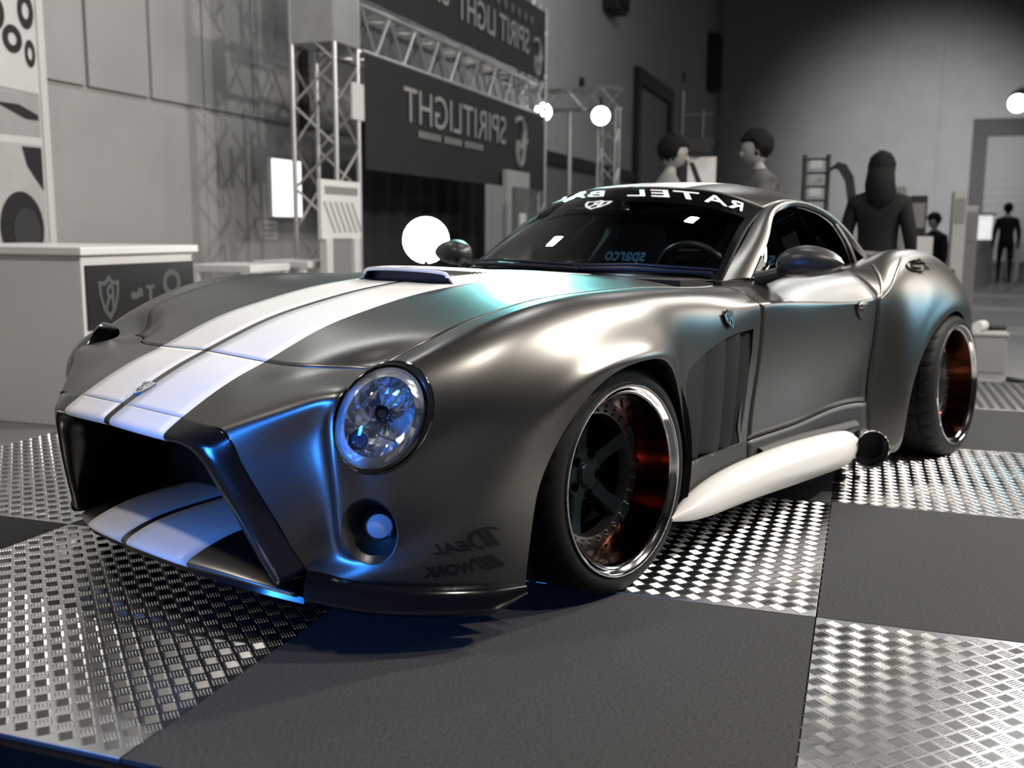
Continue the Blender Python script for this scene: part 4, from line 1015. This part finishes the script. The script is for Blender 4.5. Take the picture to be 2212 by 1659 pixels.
# lit notice board and small notice on the wall, pipe
t = thing('light_box', 'bright white lit notice box on the grey wall', 'sign', 6.74, -4.55, 1.12)
part(t, hb(6.43, 7.05, -4.60, -4.555, 1.12, 1.75), 'box_frame', WHITE)
part(t, hb(6.45, 7.03, -4.556, -4.550, 1.135, 1.735), 'lit_face', mat('lit_face', (.8, .8, .8), .5, emit=(1, 1, 1), estr=1.6))
t = thing('wall_notice', 'small pale paper notice under the lit white box', 'notice', 6.42, -4.6, .9)
part(t, hb(6.26, 6.58, -4.600, -4.592, .885, 1.09), 'paper', PALE)
for k in range(3): part(t, hb(6.30, 6.54, -4.592, -4.590, .92+k*.055, .94+k*.055), 'print_line', PRINT)
t = thing('drain_pipe', 'black upright pipe on the left wall', 'pipe', 7.12, -4.55, 2.08)
part(t, MB().tube([hall(7.13, -4.54, 2.08), hall(7.13, -4.54, 12.9)], .055, 12), 'pipe', BLKP, 60)
for z in (2.3, 4.0): part(t, hb(7.06, 7.20, -4.60, -4.52, z, z+.05), 'pipe_clip', BLKP)
# ---- trusses
def truss(root, p0, p1, w, up, n, r=.022):
    """square box truss: four chords, zig-zag braces on each face"""
    p0 = Vector(p0); p1 = Vector(p1); d = (p1-p0).normalized(); up = Vector(up).normalized(); s = d.cross(up).normalized()
    cs = [(-1, -1), (1, -1), (1, 1), (-1, 1)]
    P = lambda q, t: p0+(p1-p0)*t+s*cs[q][0]*w/2+up*cs[q][1]*w/2
    for q in range(4): part(root, MB().tube([P(q, 0), P(q, 1)], r, 8), 'chord', ALU, 60)
    for q in range(4):
        for k in range(n):
            a = P(q, k/n) if k % 2 else P((q+1) % 4, k/n); b = P((q+1) % 4, (k+1)/n) if k % 2 else P(q, (k+1)/n)
            part(root, MB().tube([a, b], r*.55, 6), 'brace', ALU, 60)
TBb = -3.2
t = thing('truss_tower', 'near aluminium truss tower at the left end of the black banners', 'truss', 5.2, TBb)
truss(t, hall(5.22, TBb, FL+.02), hall(5.22, TBb, 4.25), .42, AV, 12)
part(t, hb(4.95, 5.49, TBb-.27, TBb+.27, FL, FL+.02), 'base_plate', ALU)
part(t, hb(4.99, 5.45, TBb-.23, TBb+.23, 2.60, 3.02), 'corner_block', mat('corner_alu', (.33, .33, .33), .5, .5, var=.2, vscale=5))
part(t, hb(5.28, 5.50, TBb+.215, TBb+.235, 1.98, 2.30), 'cloth_bundle', PALE, lab='pale cloth tied to the tower')
t = thing('truss_tower', 'far aluminium truss tower at the right end of the black banners', 'truss', 11.15, TBb)
truss(t, hall(11.15, TBb, FL+.02), hall(11.15, TBb, 4.1), .30, AV, 14)
part(t, hb(10.95, 11.35, TBb-.2, TBb+.2, FL, FL+.02), 'base_plate', ALU)
t = thing('truss_beam', 'long aluminium truss beam between the two black banners', 'truss', 8.2, TBb, 2.58)
truss(t, hall(5.52, TBb, 2.80), hall(10.9, TBb, 2.80), .40, (0, 0, 1), 18, .026)
t = thing('truss_beam', 'upper aluminium truss beam above the top banner', 'truss', 8.2, TBb, 3.95)
truss(t, hall(5.52, TBb, 4.13), hall(10.9, TBb, 4.13), .30, (0, 0, 1), 18, .022)
BN = TBb+.24
def cloth_banner(name, label, a0, a1, z0, z1):
    t = thing(name, label, 'banner', (a0+a1)/2, BN, z0)
    n = 40; V = []
    for i in range(n+1):
        a = a0+(a1-a0)*i/n
        for k in range(9):
            z = z0+(z1-z0)*k/8; V.append(hall(a, BN+.008*math.sin(i*1.1)*(1-k/8), z))
    me = mesh_from('cloth', V, grid_faces(n+1, 9)); me = solidify(me, .004)
    o = link('cloth', me, DARK, t, 60); o.matrix_parent_inverse = Matrix.Translation(-t.location)
    return t
LETT = mat('grey_lettering', (.26, .26, .26), .7, var=.08)
def banner_text(t, body, a0, a1, z0, z1, bold=.0):
    """mirror-image lettering: starts at a1 and runs back to a0"""
    V, F = text_mesh(body, 1, bold); V = norm_text(V)
    part(t, MB().add([hall(a1-(a1-a0)*v.x, BN+.018, z0+(z1-z0)*v.y) for v in V], F), 'banner_lettering', LETT, lab='grey mirror-image lettering')
def swirl(t, a, z, s):
    """hooked emblem at the reading start"""
    m_ = MB(); P1 = [(-.55, .62), (-.1, .75), (.30, .66), (.52, .30), (.40, -.05)]; P2 = [(-.30, -.10), (-.34, -.62), (-.05, -1.0), (.28, -.78), (.42, -.35), (.70, .02)]; P3 = [(.52, .30), (.30, -.10), (.0, -.40)]
    for P in (P1, P2, P3):
        k = np.arange(len(P)); C = spline_basis(k, np.linspace(0, len(P)-1, 16)) @ np.array(P)
        m_.tube([hall(a+x*s, BN+.02, z+y*s) for x, y in C], .07*s+.012, 6)
    part(t, m_, 'banner_emblem', LETT, 60)
t = cloth_banner('hanging_banner', 'lower black banner with grey mirror-image lettering under the truss beam', 5.50, 10.95, 1.55, 2.58)
banner_text(t, 'SPIRITLIGHT', 6.30, 9.30, 2.06, 2.40, .0); swirl(t, 9.85, 2.18, .34)
m_ = MB()
for k in range(22):
    a = 6.65+k*.085
    if k in (7, 14): continue
    m_.add([hall(a, BN+.018, 1.93), hall(a+.05, BN+.018, 1.93), hall(a+.05, BN+.018, 2.0), hall(a, BN+.018, 2.0)], [(0, 1, 2, 3)])
part(t, m_, 'banner_small_print', LETT)['kind'] = 'stuff'
t = cloth_banner('hanging_banner', 'upper black banner with grey mirror-image lettering above the truss beam', 5.50, 10.95, 3.05, 3.98)
banner_text(t, 'SPIRIT LIGHT', 7.7, 10.2, 3.30, 3.62, .01); swirl(t, 10.55, 3.35, .26)
banner_text(t, 'SPIRIT', 6.2, 7.45, 3.36, 3.66, .01)
m_ = MB()
for k in range(7):
    n = 12; ca = 8.75+k*.26; m_.add([hall(ca+.07*math.cos(q*2*math.pi/n), BN+.018, 3.76+.06*math.sin(q*2*math.pi/n)) for q in range(n)], [tuple(range(n))])
part(t, m_, 'banner_dots', mat('dim_lettering', (.09, .09, .09), .7, var=.1))
t = thing('curtain', 'dark grey curtain behind the low end of the banner', 'curtain', 9.1, -3.9)
V = [hall(7.2+3.9*i/60, -3.9+.05*math.sin(i*.9), z) for i in range(61) for z in (FL+.02, 2.2)]
me = mesh_from('curtain_cloth', V, grid_faces(61, 2)); me = solidify(me, .006); o = link('curtain_cloth', me, mat('charcoal_cloth', (.022, .022, .022), .9, var=.2), t, 60); o.matrix_parent_inverse = Matrix.Translation(-t.location)
# lamp arch behind
t = thing('lamp_arch', 'small truss arch carrying two bright lamps', 'truss', 12.0, -2.8)
truss(t, hall(12, -3.45, 2.93), hall(12, -2.12, 2.93), .28, (0, 0, 1), 5, .02)
truss(t, hall(12, -2.28, FL+.02), hall(12, -2.28, 2.80), .26, AV, 10, .02)
part(t, MB().tube([hall(12, -2.88, FL), hall(12, -2.88, 2.8)], .035, 8), 'post', ALU, 60)
part(t, hb(11.8, 12.2, -2.5, -2.06, FL, FL+.02), 'base_plate', ALU)
def stage_lamp(label, a, b, z, aim, r, estr, group=None):
    t = thing('spot_lamp', label, 'lamp', a, b, z, group); c = hall(a, b, z); d = (Vector(aim)-c).normalized(); M = frame(c, d, (0, 0, 1))
    part(t, MB().lathe([(-.22, .02), (-.20, r*.8), (-.05, r*.95), (.02, r*1.05), (.0, r*.98)], 20, M), 'lamp_can', BLKP, 40)
    part(t, MB().lathe([(.0, .001), (-.002, r*.98)], 20, M), 'lamp_face', mat('lamp_glow_%d' % int(estr), (1, 1, 1), .5, emit=(1, 1, 1), estr=estr))
    part(t, MB().bar(c+Vector((0, 0, r)), c+Vector((0, 0, r+.14)), .03), 'lamp_bracket', BLKP)
    return t
stage_lamp('glowing spot lamp hung at the left of the small truss arch', 11.62, -3.19, 2.72, CAM, .13, 14)
stage_lamp('glowing spot lamp hung at the right end of the small truss arch', 11.62, -2.31, 2.64, CAM, .13, 14)
# flood lamp on a stand behind the bonnet
t = thing('flood_lamp', 'dazzling flood lamp on a stand behind the bonnet', 'lamp', 3.9, -1.65, .0025)
c = hall(3.9, -1.65, .93); d = (CAM-c).normalized(); M = frame(c, d, (0, 0, 1))
part(t, MB().lathe([(-.14, .04), (-.12, .13), (.0, .175), (.012, .18), (.012, .17)], 28, M), 'lamp_head', BLKP, 40)
part(t, MB().lathe([(.004, .001), (.0, .168)], 28, M), 'lamp_face', mat('flood_glow', (1, 1, 1), .5, emit=(1, 1, 1), estr=22))
part(t, MB().tube([hall(3.9, -1.65, .02), hall(3.9, -1.65, .78)], .018, 8), 'stand_pole', BLKP, 60)
for k in range(3):
    q = k*2*math.pi/3; part(t, MB().tube([hall(3.9, -1.65, .25), hall(3.9+.3*math.cos(q), -1.65+.3*math.sin(q), .015)], .012, 6), 'stand_leg', BLKP, 60)
# price board on a white stand, stools
t = thing('sign_stand', 'white sign board with slanted grey lines on a two-legged stand', 'sign', 4.35, -2.6)
part(t, hb(4.02, 4.68, -2.62, -2.59, .93, 1.39), 'sign_board', mat('board_white', (.66, .66, .66), .5, var=.05))
part(t, hb(4.08, 4.62, -2.59, -2.585, 1.28, 1.34), 'heading', GREY)
for k in range(6):
    m_ = MB(); a = 4.05+k*.09
    m_.add([hall(a, -2.586, 1.22), hall(a+.035, -2.586, 1.22), hall(a+.20, -2.586, .98), hall(a+.165, -2.586, .98)], [(0, 1, 2, 3)]); part(t, m_, 'slanted_line', PRINT)
part(t, hb(4.06, 4.16, -2.63, -2.57, FL, .93), 'stand_leg', PALE); part(t, hb(4.52, 4.62, -2.63, -2.57, FL, .93), 'stand_leg', PALE)
part(t, hb(4.16, 4.52, -2.62, -2.60, .45, .93), 'stand_back', GREY)
for k, (a, b) in enumerate(((3.32, -2.86), (4.25, -2.95))):
    t = thing('side_table', ['low white table beyond the counter', 'low white table behind the sign stand'][k], 'table', a, b)
    part(t, hb(a-.26, a+.26, b-.25, b+.25, .70, .755), 'table_top', WHITE, bevel=.01)
    for sa in (-.25, .25):
        for sb in (-.2, .2): part(t, hb(a+sa-.02, a+sa+.02, b+sb-.02, b+sb+.02, FL, .70), 'leg', WHITE)
# merchandise boxes seen under the banner
for k, (a, b, z0, w, h, m, lab) in enumerate(((9.6, -2.9, FL, .9, 1.75, PRINT, 'tall grey panel beneath the right half of the banner'), (8.6, -2.5, FL, .5, 1.5, mat('dim_grey', (.11, .11, .11), .7, var=.15), 'narrow dim grey panel beneath the banner lettering'), (10.6, -2.5, FL, .7, 1.3, GREY, 'grey panel at the foot of the far truss tower'))):
    t = thing('exhibit_board', lab, 'panel', a, b, FL, 'display panels under the banner')
    part(t, hb(a-w/2, a+w/2, b-.03, b+.03, FL+.1, h), 'panel_board', m); part(t, hb(a-w/2, a-w/2+.06, b-.2, b+.2, FL, FL+.1), 'foot', BLKP); part(t, hb(a+w/2-.06, a+w/2, b-.2, b+.2, FL, FL+.1), 'foot', BLKP)
    part(t, hb(a-w*.3, a+w*.2, b+.03, b+.034, h*.55, h*.8), 'print_patch', PALE)
    part(t, hb(a-w*.2, a+w*.35, b+.03, b+.034, h*.25, h*.42), 'print_patch', BLKP)
# ---- left wall further back: rail, dark portal, fittings
t = thing('wall_rail', 'dark horizontal rail along the far left wall', 'rail', 19, -4.55, 2.3)
part(t, hb(15.0, 24.0, -4.60, -4.50, 2.28, 2.52), 'rail_bar', BLKP); part(t, hb(15.0, 24.0, -4.60, -4.57, FL, 2.28), 'lower_cladding', mat('cladding', (.16, .16, .16), .8, var=.1))
d1 = hb(24.4, 28.8, -4.60, -4.57, FL, 4.9).build('door_1', mat('grey_door', (.22, .22, .22), .7, var=.1)); struct(d1)
for a0, a1, z0, z1 in ((24.0, 29.2, 4.85, 5.25), (28.7, 29.2, FL, 4.85), (24.0, 24.4, FL, 4.85)):
    hb(a0, a1, -4.60, -4.45, z0, z1).build('door_frame', BLKP, d1)
for a, z0, z1, lab in ((37.0, 6.2, 8.3, 'dark tall fitting high on the far end of the left wall'), (21.0, 6.0, 6.8, 'small dark fitting high above the wall rail')):
    t = thing('wall_fitting', lab, 'fitting', a, -4.5, z0); part(t, hb(a-.5, a+.5, -4.60, -4.2, z0, z1), 'housing', BLKP, bevel=.05); part(t, hb(a-.4, a+.4, -4.2, -4.15, z0+.1, z1-.1), 'front_plate', DARK)
for a, z in ((14.2, 4.3), (18.8, 4.1), (31.5, 6.0)):
    t = thing('wall_vent', ['small round dark vent near the top right of the upper banner', 'small round dark vent above the small truss arch', 'small round dark vent beyond the dark portal'][[14.2, 18.8, 31.5].index(a)], 'vent', a, -4.58, z)
    part(t, MB().lathe([(0, .16), (.05, .16), (.06, .12), (.04, .001)], 18, frame(hall(a, -4.60, z), BV, (0, 0, 1))), 'vent_cap', BLKP, 40)
# ---- back wall: joints, shutter, lamp
wb_ = bpy.data.objects['wall_back']
bj = [-4.6, 3.75, 12, 20, 26]
for k in range(len(bj)-1): hb(39.95, 40.0, bj[k]+.05, bj[k+1]-.05, FL, 12.9).build('wall_slab', CONC, wb_, bevel=.01)
d2 = hb(39.85, 39.94, 5.5, 11.5, FL, 4.9).build('door_2', mat('shutter_grey', (.28, .28, .28), .6, var=.05)); struct(d2)
for b0, b1, z0, z1 in ((5.0, 12.0, 4.55, 5.15), (5.0, 5.5, FL, 4.55), (11.5, 12, FL, 4.55)): hb(39.6, 39.94, b0, b1, z0, z1).build('door_frame', mat('frame_dark', (.045, .045, .045), .6, var=.1), d2)
for k in range(14): hb(39.80, 39.85, 5.5, 11.5, FL+.3*k+.02, FL+.3*k+.28).build('shutter_slat', MATS['shutter_grey'], d2)
stage_lamp('small glowing lamp high beside the grey shutter', 39.0, 6.35, 5.65, CAM, .32, 14)
# painted bands on the hall floor
for k, (a0, a1, m) in enumerate(((9.2, 10.1, PALE), (12.8, 13.6, PRINT), (16.0, 17.0, PALE))):
    o = hb(a0, a1, 2.2, 12, FL, FL+.004).build('trim_%d' % (k+1), mat('floor_band', (.24, .24, .24), .6, var=.1)); struct(o)
# equipment box by the platform's far corner
t = thing('equipment_box', 'grey box with a pale roll on top beyond the rear wheel', 'box', 5.9, 2.40)
part(t, hb(5.75, 6.05, 2.27, 2.52, FL, .20), 'box_body', GREY, bevel=.012)
part(t, hb(5.74, 6.06, 2.26, 2.53, .20, .225), 'box_lid', PRINT, bevel=.006)
part(t, MB().tube([hall(5.8, 2.30, .265), hall(5.95, 2.36, .265)], .042, 14), 'paper_roll', WHITE, 50); part(t, MB().tube([hall(5.95, 2.40, .25), hall(6.0, 2.52, .245)], .03, 10), 'black_roll', BLKP, 50)
t = thing('cable_clump', 'dark cable bundle on the floor beyond the platform edge', 'cable', 4.75, 2.52)
part(t, MB().tube([hall(4.70+.10*math.cos(q*.7), 2.52+.14*math.sin(q*.7), FL+.02+.006*q) for q in range(16)], .018, 8), 'cable', BLKP, 60); part(t, MB().ball(hall(4.72, 2.58, FL+.05), .06, .05, .04), 'plug', BLKP, 180)
# black soft box and board behind the first man, rack, curved flag stand
t = thing('soft_box', 'black tapered lamp hood on a pole beside the man in the pale jacket', 'lamp', 7.0, -.16)
V = [hall(7.0+s_, b, z) for s_ in (-.14, .14) for b, z in ((-.30, 1.885), (-.02, 1.88), (-.06, 1.75), (-.26, 1.755))]
part(t, MB().add(V, [(0, 1, 2, 3), (7, 6, 5, 4), (0, 4, 5, 1), (1, 5, 6, 2), (2, 6, 7, 3), (3, 7, 4, 0)]), 'hood', BLKP)
part(t, MB().tube([hall(7.1, -.34, FL), hall(7.1, -.34, 2.35)], .025, 8), 'pole', mat('dark_metal', (.04, .04, .04), .5, .5, var=.1), 60); part(t, MB().tube([hall(7.1, -.14, 1.88), hall(7.1, -.14, 2.16)], .02, 8), 'hanger', MATS['dark_metal'], 60)
part(t, MB().bar(hall(7.1, -.36, 2.12), hall(7.1, -.05, 2.12), .025), 'cross_bar', MATS['dark_metal'])
t = thing('price_board', 'white board with a black diagonal under the lamp hood', 'sign', 7.0, -.12)
part(t, hb(6.98, 7.0, -.25, .02, 1.25, 1.71), 'board', WHITE); part(t, MB().add([hall(6.978, -.24, 1.66), hall(6.978, -.19, 1.66), hall(6.978, -.07, 1.38), hall(6.978, -.13, 1.38)], [(0, 1, 2, 3)]), 'diagonal', BLKP)
part(t, hb(6.97, 7.01, -.13, -.10, FL, 1.25), 'post', GREY); part(t, hb(6.8, 7.2, -.3, .06, FL, FL+.02), 'base_plate', BLKP)
t = thing('wire_rack', 'dark wire goods rack between the two rear visitors', 'rack', 6.5, .97)
for b in (.87, 1.07): part(t, MB().tube([hall(6.5, b, FL), hall(6.5, b, 1.68)], .022, 8), 'upright', BLKP, 60)
for k in range(13): part(t, MB().tube([hall(6.5, .87, .2+k*.12), hall(6.5, 1.07, .2+k*.12)], .012, 6), 'rung', BLKP, 60)
for k in range(8): part(t, hb(6.48, 6.50, .92, 1.02, .72+k*.12, .79+k*.12), 'goods_card', PRINT if k % 2 else GREY)
t = thing('flag_stand', 'black curved feather flag to the left of the long-haired visitor', 'flag', 6.4, 1.22)
C = [(1.13, 1.55), (1.15, 1.60), (1.22, 1.58), (1.28, 1.48), (1.31, 1.30), (1.30, .9), (1.27, .5)]
m_ = MB(); m_.add([hall(6.4, b, z) for b, z in C]+[hall(6.4, b-.06, z-.04) for b, z in C], [(i, i+1, 7+i+1, 7+i) for i in range(6)]); me_ = part(t, m_, 'flag_cloth', DARK)
part(t, MB().tube([hall(6.41, b, z) for b, z in C]+[hall(6.41, 1.25, FL)], .014, 6), 'flag_pole', BLKP, 60); part(t, hb(6.25, 6.55, 1.1, 1.4, FL, FL+.02), 'base_plate', BLKP)
# goods stands on the right
for k, (a, b0, b1, z1, m, lab) in enumerate(((9.0, 1.64, 1.80, 1.49, GREY, 'grey slim cabinet right of the long-haired visitor'), (9.2, 1.86, 2.03, 1.40, BLKP, 'black slim cabinet with a grey screen'), (9.6, 2.32, 2.46, 1.46, PALE, 'pale upright post stand on the right'), (10.4, 2.48, 2.66, 1.25, PRINT, 'grey stand with a pale card on top near the right edge'))):
    t = thing('display_stand', lab, 'stand', a, (b0+b1)/2, FL, 'display stands on the right')
    part(t, hb(a-.2, a+.2, b0, b1, FL, z1), 'cabinet', m, bevel=.01)
    part(t, hb(a-.215, a-.2, b0+.02, b1-.02, z1-.35, z1-.08), 'screen', GREY if k == 1 else PRINT); part(t, hb(a-.22, a+.22, b0-.005, b1+.005, FL, FL+.04), 'plinth', BLKP)
    if k == 3: part(t, hb(a-.1, a+.1, b0-.06, b1, z1, z1+.07), 'card', WHITE)
t = thing('storage_box', 'pale square box on a dark table by the black cabinet', 'box', 8.6, 2.0, .52)
part(t, hb(8.45, 8.75, 1.90, 2.08, .62, .96), 'carton', PALE, bevel=.008); part(t, hb(8.45, 8.75, 1.98, 2.0, .96, .963), 'tape', GREY)
t = thing('low_table', 'dark low table carrying the pale square box', 'table', 8.6, 2.0)
part(t, hb(8.35, 8.85, 1.84, 2.30, .58, .62), 'table_top', BLKP)
for sa in (8.38, 8.80):
    for sb in (1.86, 2.26): part(t, hb(sa, sa+.03, sb, sb+.03, FL, .58), 'leg', BLKP)
t = thing('lit_case', 'small bright white lit case far back on the right', 'case', 21.6, 3.85)
part(t, hb(21.4, 21.8, 3.72, 3.98, .84, 1.36), 'lit_glass', mat('lit_case_glass', (.7, .7, .7), .4, emit=(1, 1, 1), estr=.7)); part(t, hb(21.35, 21.85, 3.66, 4.04, FL, .84), 'case_base', GREY); part(t, hb(21.35, 21.85, 3.66, 4.04, 1.36, 1.42), 'case_top', PRINT)
# white stacking chairs far back
def chair(a, b, rz, lab):
    t = thing('white_chair', lab, 'chair', a, b, FL, 'white chairs far back on the right'); t.rotation_euler = (0, 0, rz)
    def lp(mb, nm): o = mb.build(nm, WHITE, t, bevel=.006); return o
    lp(MB().box(-.22, .22, -.22, .22, .43, .46), 'seat'); lp(MB().box(-.22, .22, .20, .23, .50, .88), 'backrest')
    for x in (-.2, .2):
        for y in (-.2, .2): lp(MB().box(x-.02, x+.02, y-.02, y+.02, 0, .43 if y < 0 else .86), 'leg')
cl = ['white chair nearest the car among the far chairs', 'second white chair from the car in the far row', 'white chair in the middle of the far row', 'white chair left of the far standing person', 'white chair right of the far standing person', 'rightmost white chair of the far row']
for k, (a, b) in enumerate(((22.5, 3.25), (23.5, 3.75), (22.8, 4.05), (23.6, 4.35), (22.9, 4.75), (23.8, 5.1))): chair(a, b, TH+.7*k, cl[k])

# ------------------------------------------------------------------ people
SKIN = mat('skin_grey', (.22, .215, .21), .6, var=.05, vscale=10)
HAIR = mat('black_hair', (.004, .004, .004), .8, bump=.6, bscale=120, var=.2, spec=.15)
def person(lab, a, b, h, face, top, trousers, long_hair=False, head_down=0.0, sleeve=True, lean=0.0, arms='down'):
    """face: heading angle in radians, local +y is forward"""
    root = empty('person', hall(a, b, FL), face); tag(root, lab, 'person')
    S = h/1.75; V = []; E = []; R = []
    def v(x, y, z, r, p=None):
        V.append((x*S, (y+lean*max(0, z-.9))*S, z*S)); R.append(r*S); k = len(V)-1
        if p is not None: E.append((p, k))
        return k
    pel = v(0, 0, .93, .15); wai = v(0, .01, 1.08, .15, pel); che = v(0, 0, 1.28, .18, wai); upp = v(0, -.01, 1.41, .12, che); nek = v(0, 0, 1.49, .052, upp); v(0, .02, 1.56, .05, nek)
    for sx in (-1, 1):
        sh = v(sx*.18, -.01, 1.39, .088, upp)
        if arms == 'front': el = v(sx*.25, .06, 1.15, .066, sh); wr = v(sx*.16, .27, 1.10, .036, el); dirx, dy, dz = -sx*.02, .05, -.005
        else: el = v(sx*.245, -.02, 1.12, .066, sh); wr = v(sx*.25, .05, .88, .042, el); dirx, dy, dz = 0, .015, -.05
        pa = v(V[wr][0]/S+dirx, V[wr][1]/S+dy-lean*max(0, .2), V[wr][2]/S+dz, .036, wr)
        base = V[pa]
        for q in range(5):
            ox = (-.028+.014*q); L = (.055, .08, .088, .08, .062)[q]
            f1 = len(V)
            V.append((base[0]+(ox*S if arms != 'front' else dirx*L*4*S), base[1]+(dy*L*9*S), base[2]+dz*L*9*S+(ox*S if arms == 'front' else 0))); R.append(.010*S); E.append((pa, f1))
            V.append((V[f1][0]+dirx*S, V[f1][1]+(dy*.5+.008)*S, V[f1][2]+(dz*.5-.006)*S)); R.append(.008*S); E.append((f1, f1+1))
        hp = v(sx*.10, 0, .88, .105, pel); kn = v(sx*.11, .02, .49, .066, hp); an = v(sx*.11, -.02, .09, .046, kn); v(sx*.12, .14, .04, .04, an)
    me = bpy.data.meshes.new('body'); me.from_pydata(V, E, [])
    o = bpy.data.objects.new('body', me); COL.objects.link(o)
    md = o.modifiers.new('skin', 'SKIN'); md.use_smooth_shade = True
    sv = me.skin_vertices[0].data
    for k, r in enumerate(R): sv[k].radius = (r, r*.85)
    sv[0].use_root = True
    sb = o.modifiers.new('sub', 'SUBSURF'); sb.levels = 1
    dg = bpy.context.evaluated_depsgraph_get(); nm = bpy.data.meshes.new_from_object(o.evaluated_get(dg)); bpy.data.objects.remove(o)
    nm.materials.clear()
    for m in (trousers, top, SKIN, BLKP): nm.materials.append(m)
    for p in nm.polygons:
        c = p.center/S
        p.material_index = 3 if c.z < .10 else (0 if c.z < .95 and abs(c.x) < .22 and not (c.z > .7 and abs(c.x) > .215) else (2 if c.z > 1.485 else 1)); p.use_smooth = True
        if arms != 'front' and abs(c.x) > .225 and c.z < .88: p.material_index = 2
        if arms == 'front' and c.y > .27: p.material_index = 2
    bo = bpy.data.objects.new('body', nm); COL.objects.link(bo); bo.parent = root
    # head
    hy = (.03+lean*.7)*S; hz = 1.635*S; T = Matrix.Translation((0, hy, hz)) @ Matrix.Rotation(-head_down, 4, 'X')
    hm = MB(); hm.ball((0, 0, 0), .076*S, .095*S, .118*S, 24, 16)
    for q in hm.V:
        if q.z < 0: q.x *= 1-.25*(-q.z/(.118*S)); 
    hm.ball((0, .096*S, -.018*S), .014*S, .020*S, .024*S, 10, 8)
    for sx in (-1, 1): hm.ball((sx*.076*S, -.005*S, -.005*S), .010*S, .022*S, .032*S, 10, 8)
    hm.V = [T @ q for q in hm.V]; hm.build('head', SKIN, root, 180)
    for sx in (-1, 1):
        e = MB().ball((sx*.030*S, .083*S, .008*S), .013*S, .008*S, .007*S, 10, 6); e.V = [T @ q for q in e.V]; e.build('eye', BLKP, root, 180)
    mo = MB().ball((0, .086*S, -.062*S), .024*S, .008*S, .006*S, 10, 6); mo.V = [T @ q for q in mo.V]; mo.build('mouth', mat('lip_grey', (.2, .18, .18), .6, var=.05), root, 180)
    hr = MB(); hr.ball((0, -.020*S, .030*S), .100*S, .118*S, .118*S, 30, 20)
    for q in hr.V:
        if q.y > .02*S and q.z < .055*S: q.y = .02*S+(q.y-.02*S)*.12; q.x *= .9
        if q.z < -.03*S: q.x *= .84
        q.x += .006*S*math.sin(q.z*210+q.y*90); q.y += .006*S*math.cos(q.x*190); q.z += .006*S*math.sin(q.x*170+q.y*150)
    hr.V = [T @ q for q in hr.V]; ho = hr.build('hair', HAIR, root, 180)
    if long_hair:
        lh = MB(); lh.tube([(0, hy-.03*S, hz+.03*S), (0, hy-.06*S, hz-.10*S), (.02*S, hy-.075*S, hz-.22*S), (.02*S, hy-.07*S, hz-.32*S)], [.098*S, .112*S, .115*S, .07*S], 14); lh.build('long_hair', HAIR, root, 180)
    return root
HB = math.atan2(AV.y, AV.x)
CAMO = mat('camo_cloth', (.075, .075, .075), .85, var=.95, vscale=11, spec=.2)
PALEJ = mat('pale_jacket', (.15, .15, .15), .8, var=.7, vscale=6)
BLKJ = mat('black_jacket', (.008, .008, .008), .9, var=.2, vscale=8, spec=.2)
JEAN = mat('dark_jeans', (.03, .03, .035), .85, var=.2)
# heading: 0 means facing world +y; the camera's right is (+.75, +.66)
person('man with dark hair in a pale jacket seen in profile facing the lamp hood', 5.05, -.10, 1.83, YAW*-1-math.pi/2-.1+.0, PALEJ, JEAN, head_down=.25, lean=.05, arms='front')
person('man with dark hair in a camouflage jacket looking left beyond the roof', 5.05, .66, 1.85, YAW*-1+math.pi/2, CAMO, JEAN, head_down=.2, lean=.06, arms='front')
person('visitor with long dark hair in a black jacket seen from behind', 4.95, 1.50, 1.66, YAW*-1-.5, BLKJ, BLKJ, long_hair=True, head_down=.1)
person('tiny far person in black standing among the white chairs', 21.2, 4.25, 1.70, .3, BLKJ, BLKJ)
person('tiny far person in dark clothes at the right edge', 22.5, 5.15, 1.68, 2.0, BLKJ, JEAN)
person('dark clothed visitor half hidden beside the black cabinet', 10.4, 2.20, 1.32, 2.6, BLKJ, BLKJ, head_down=.4)
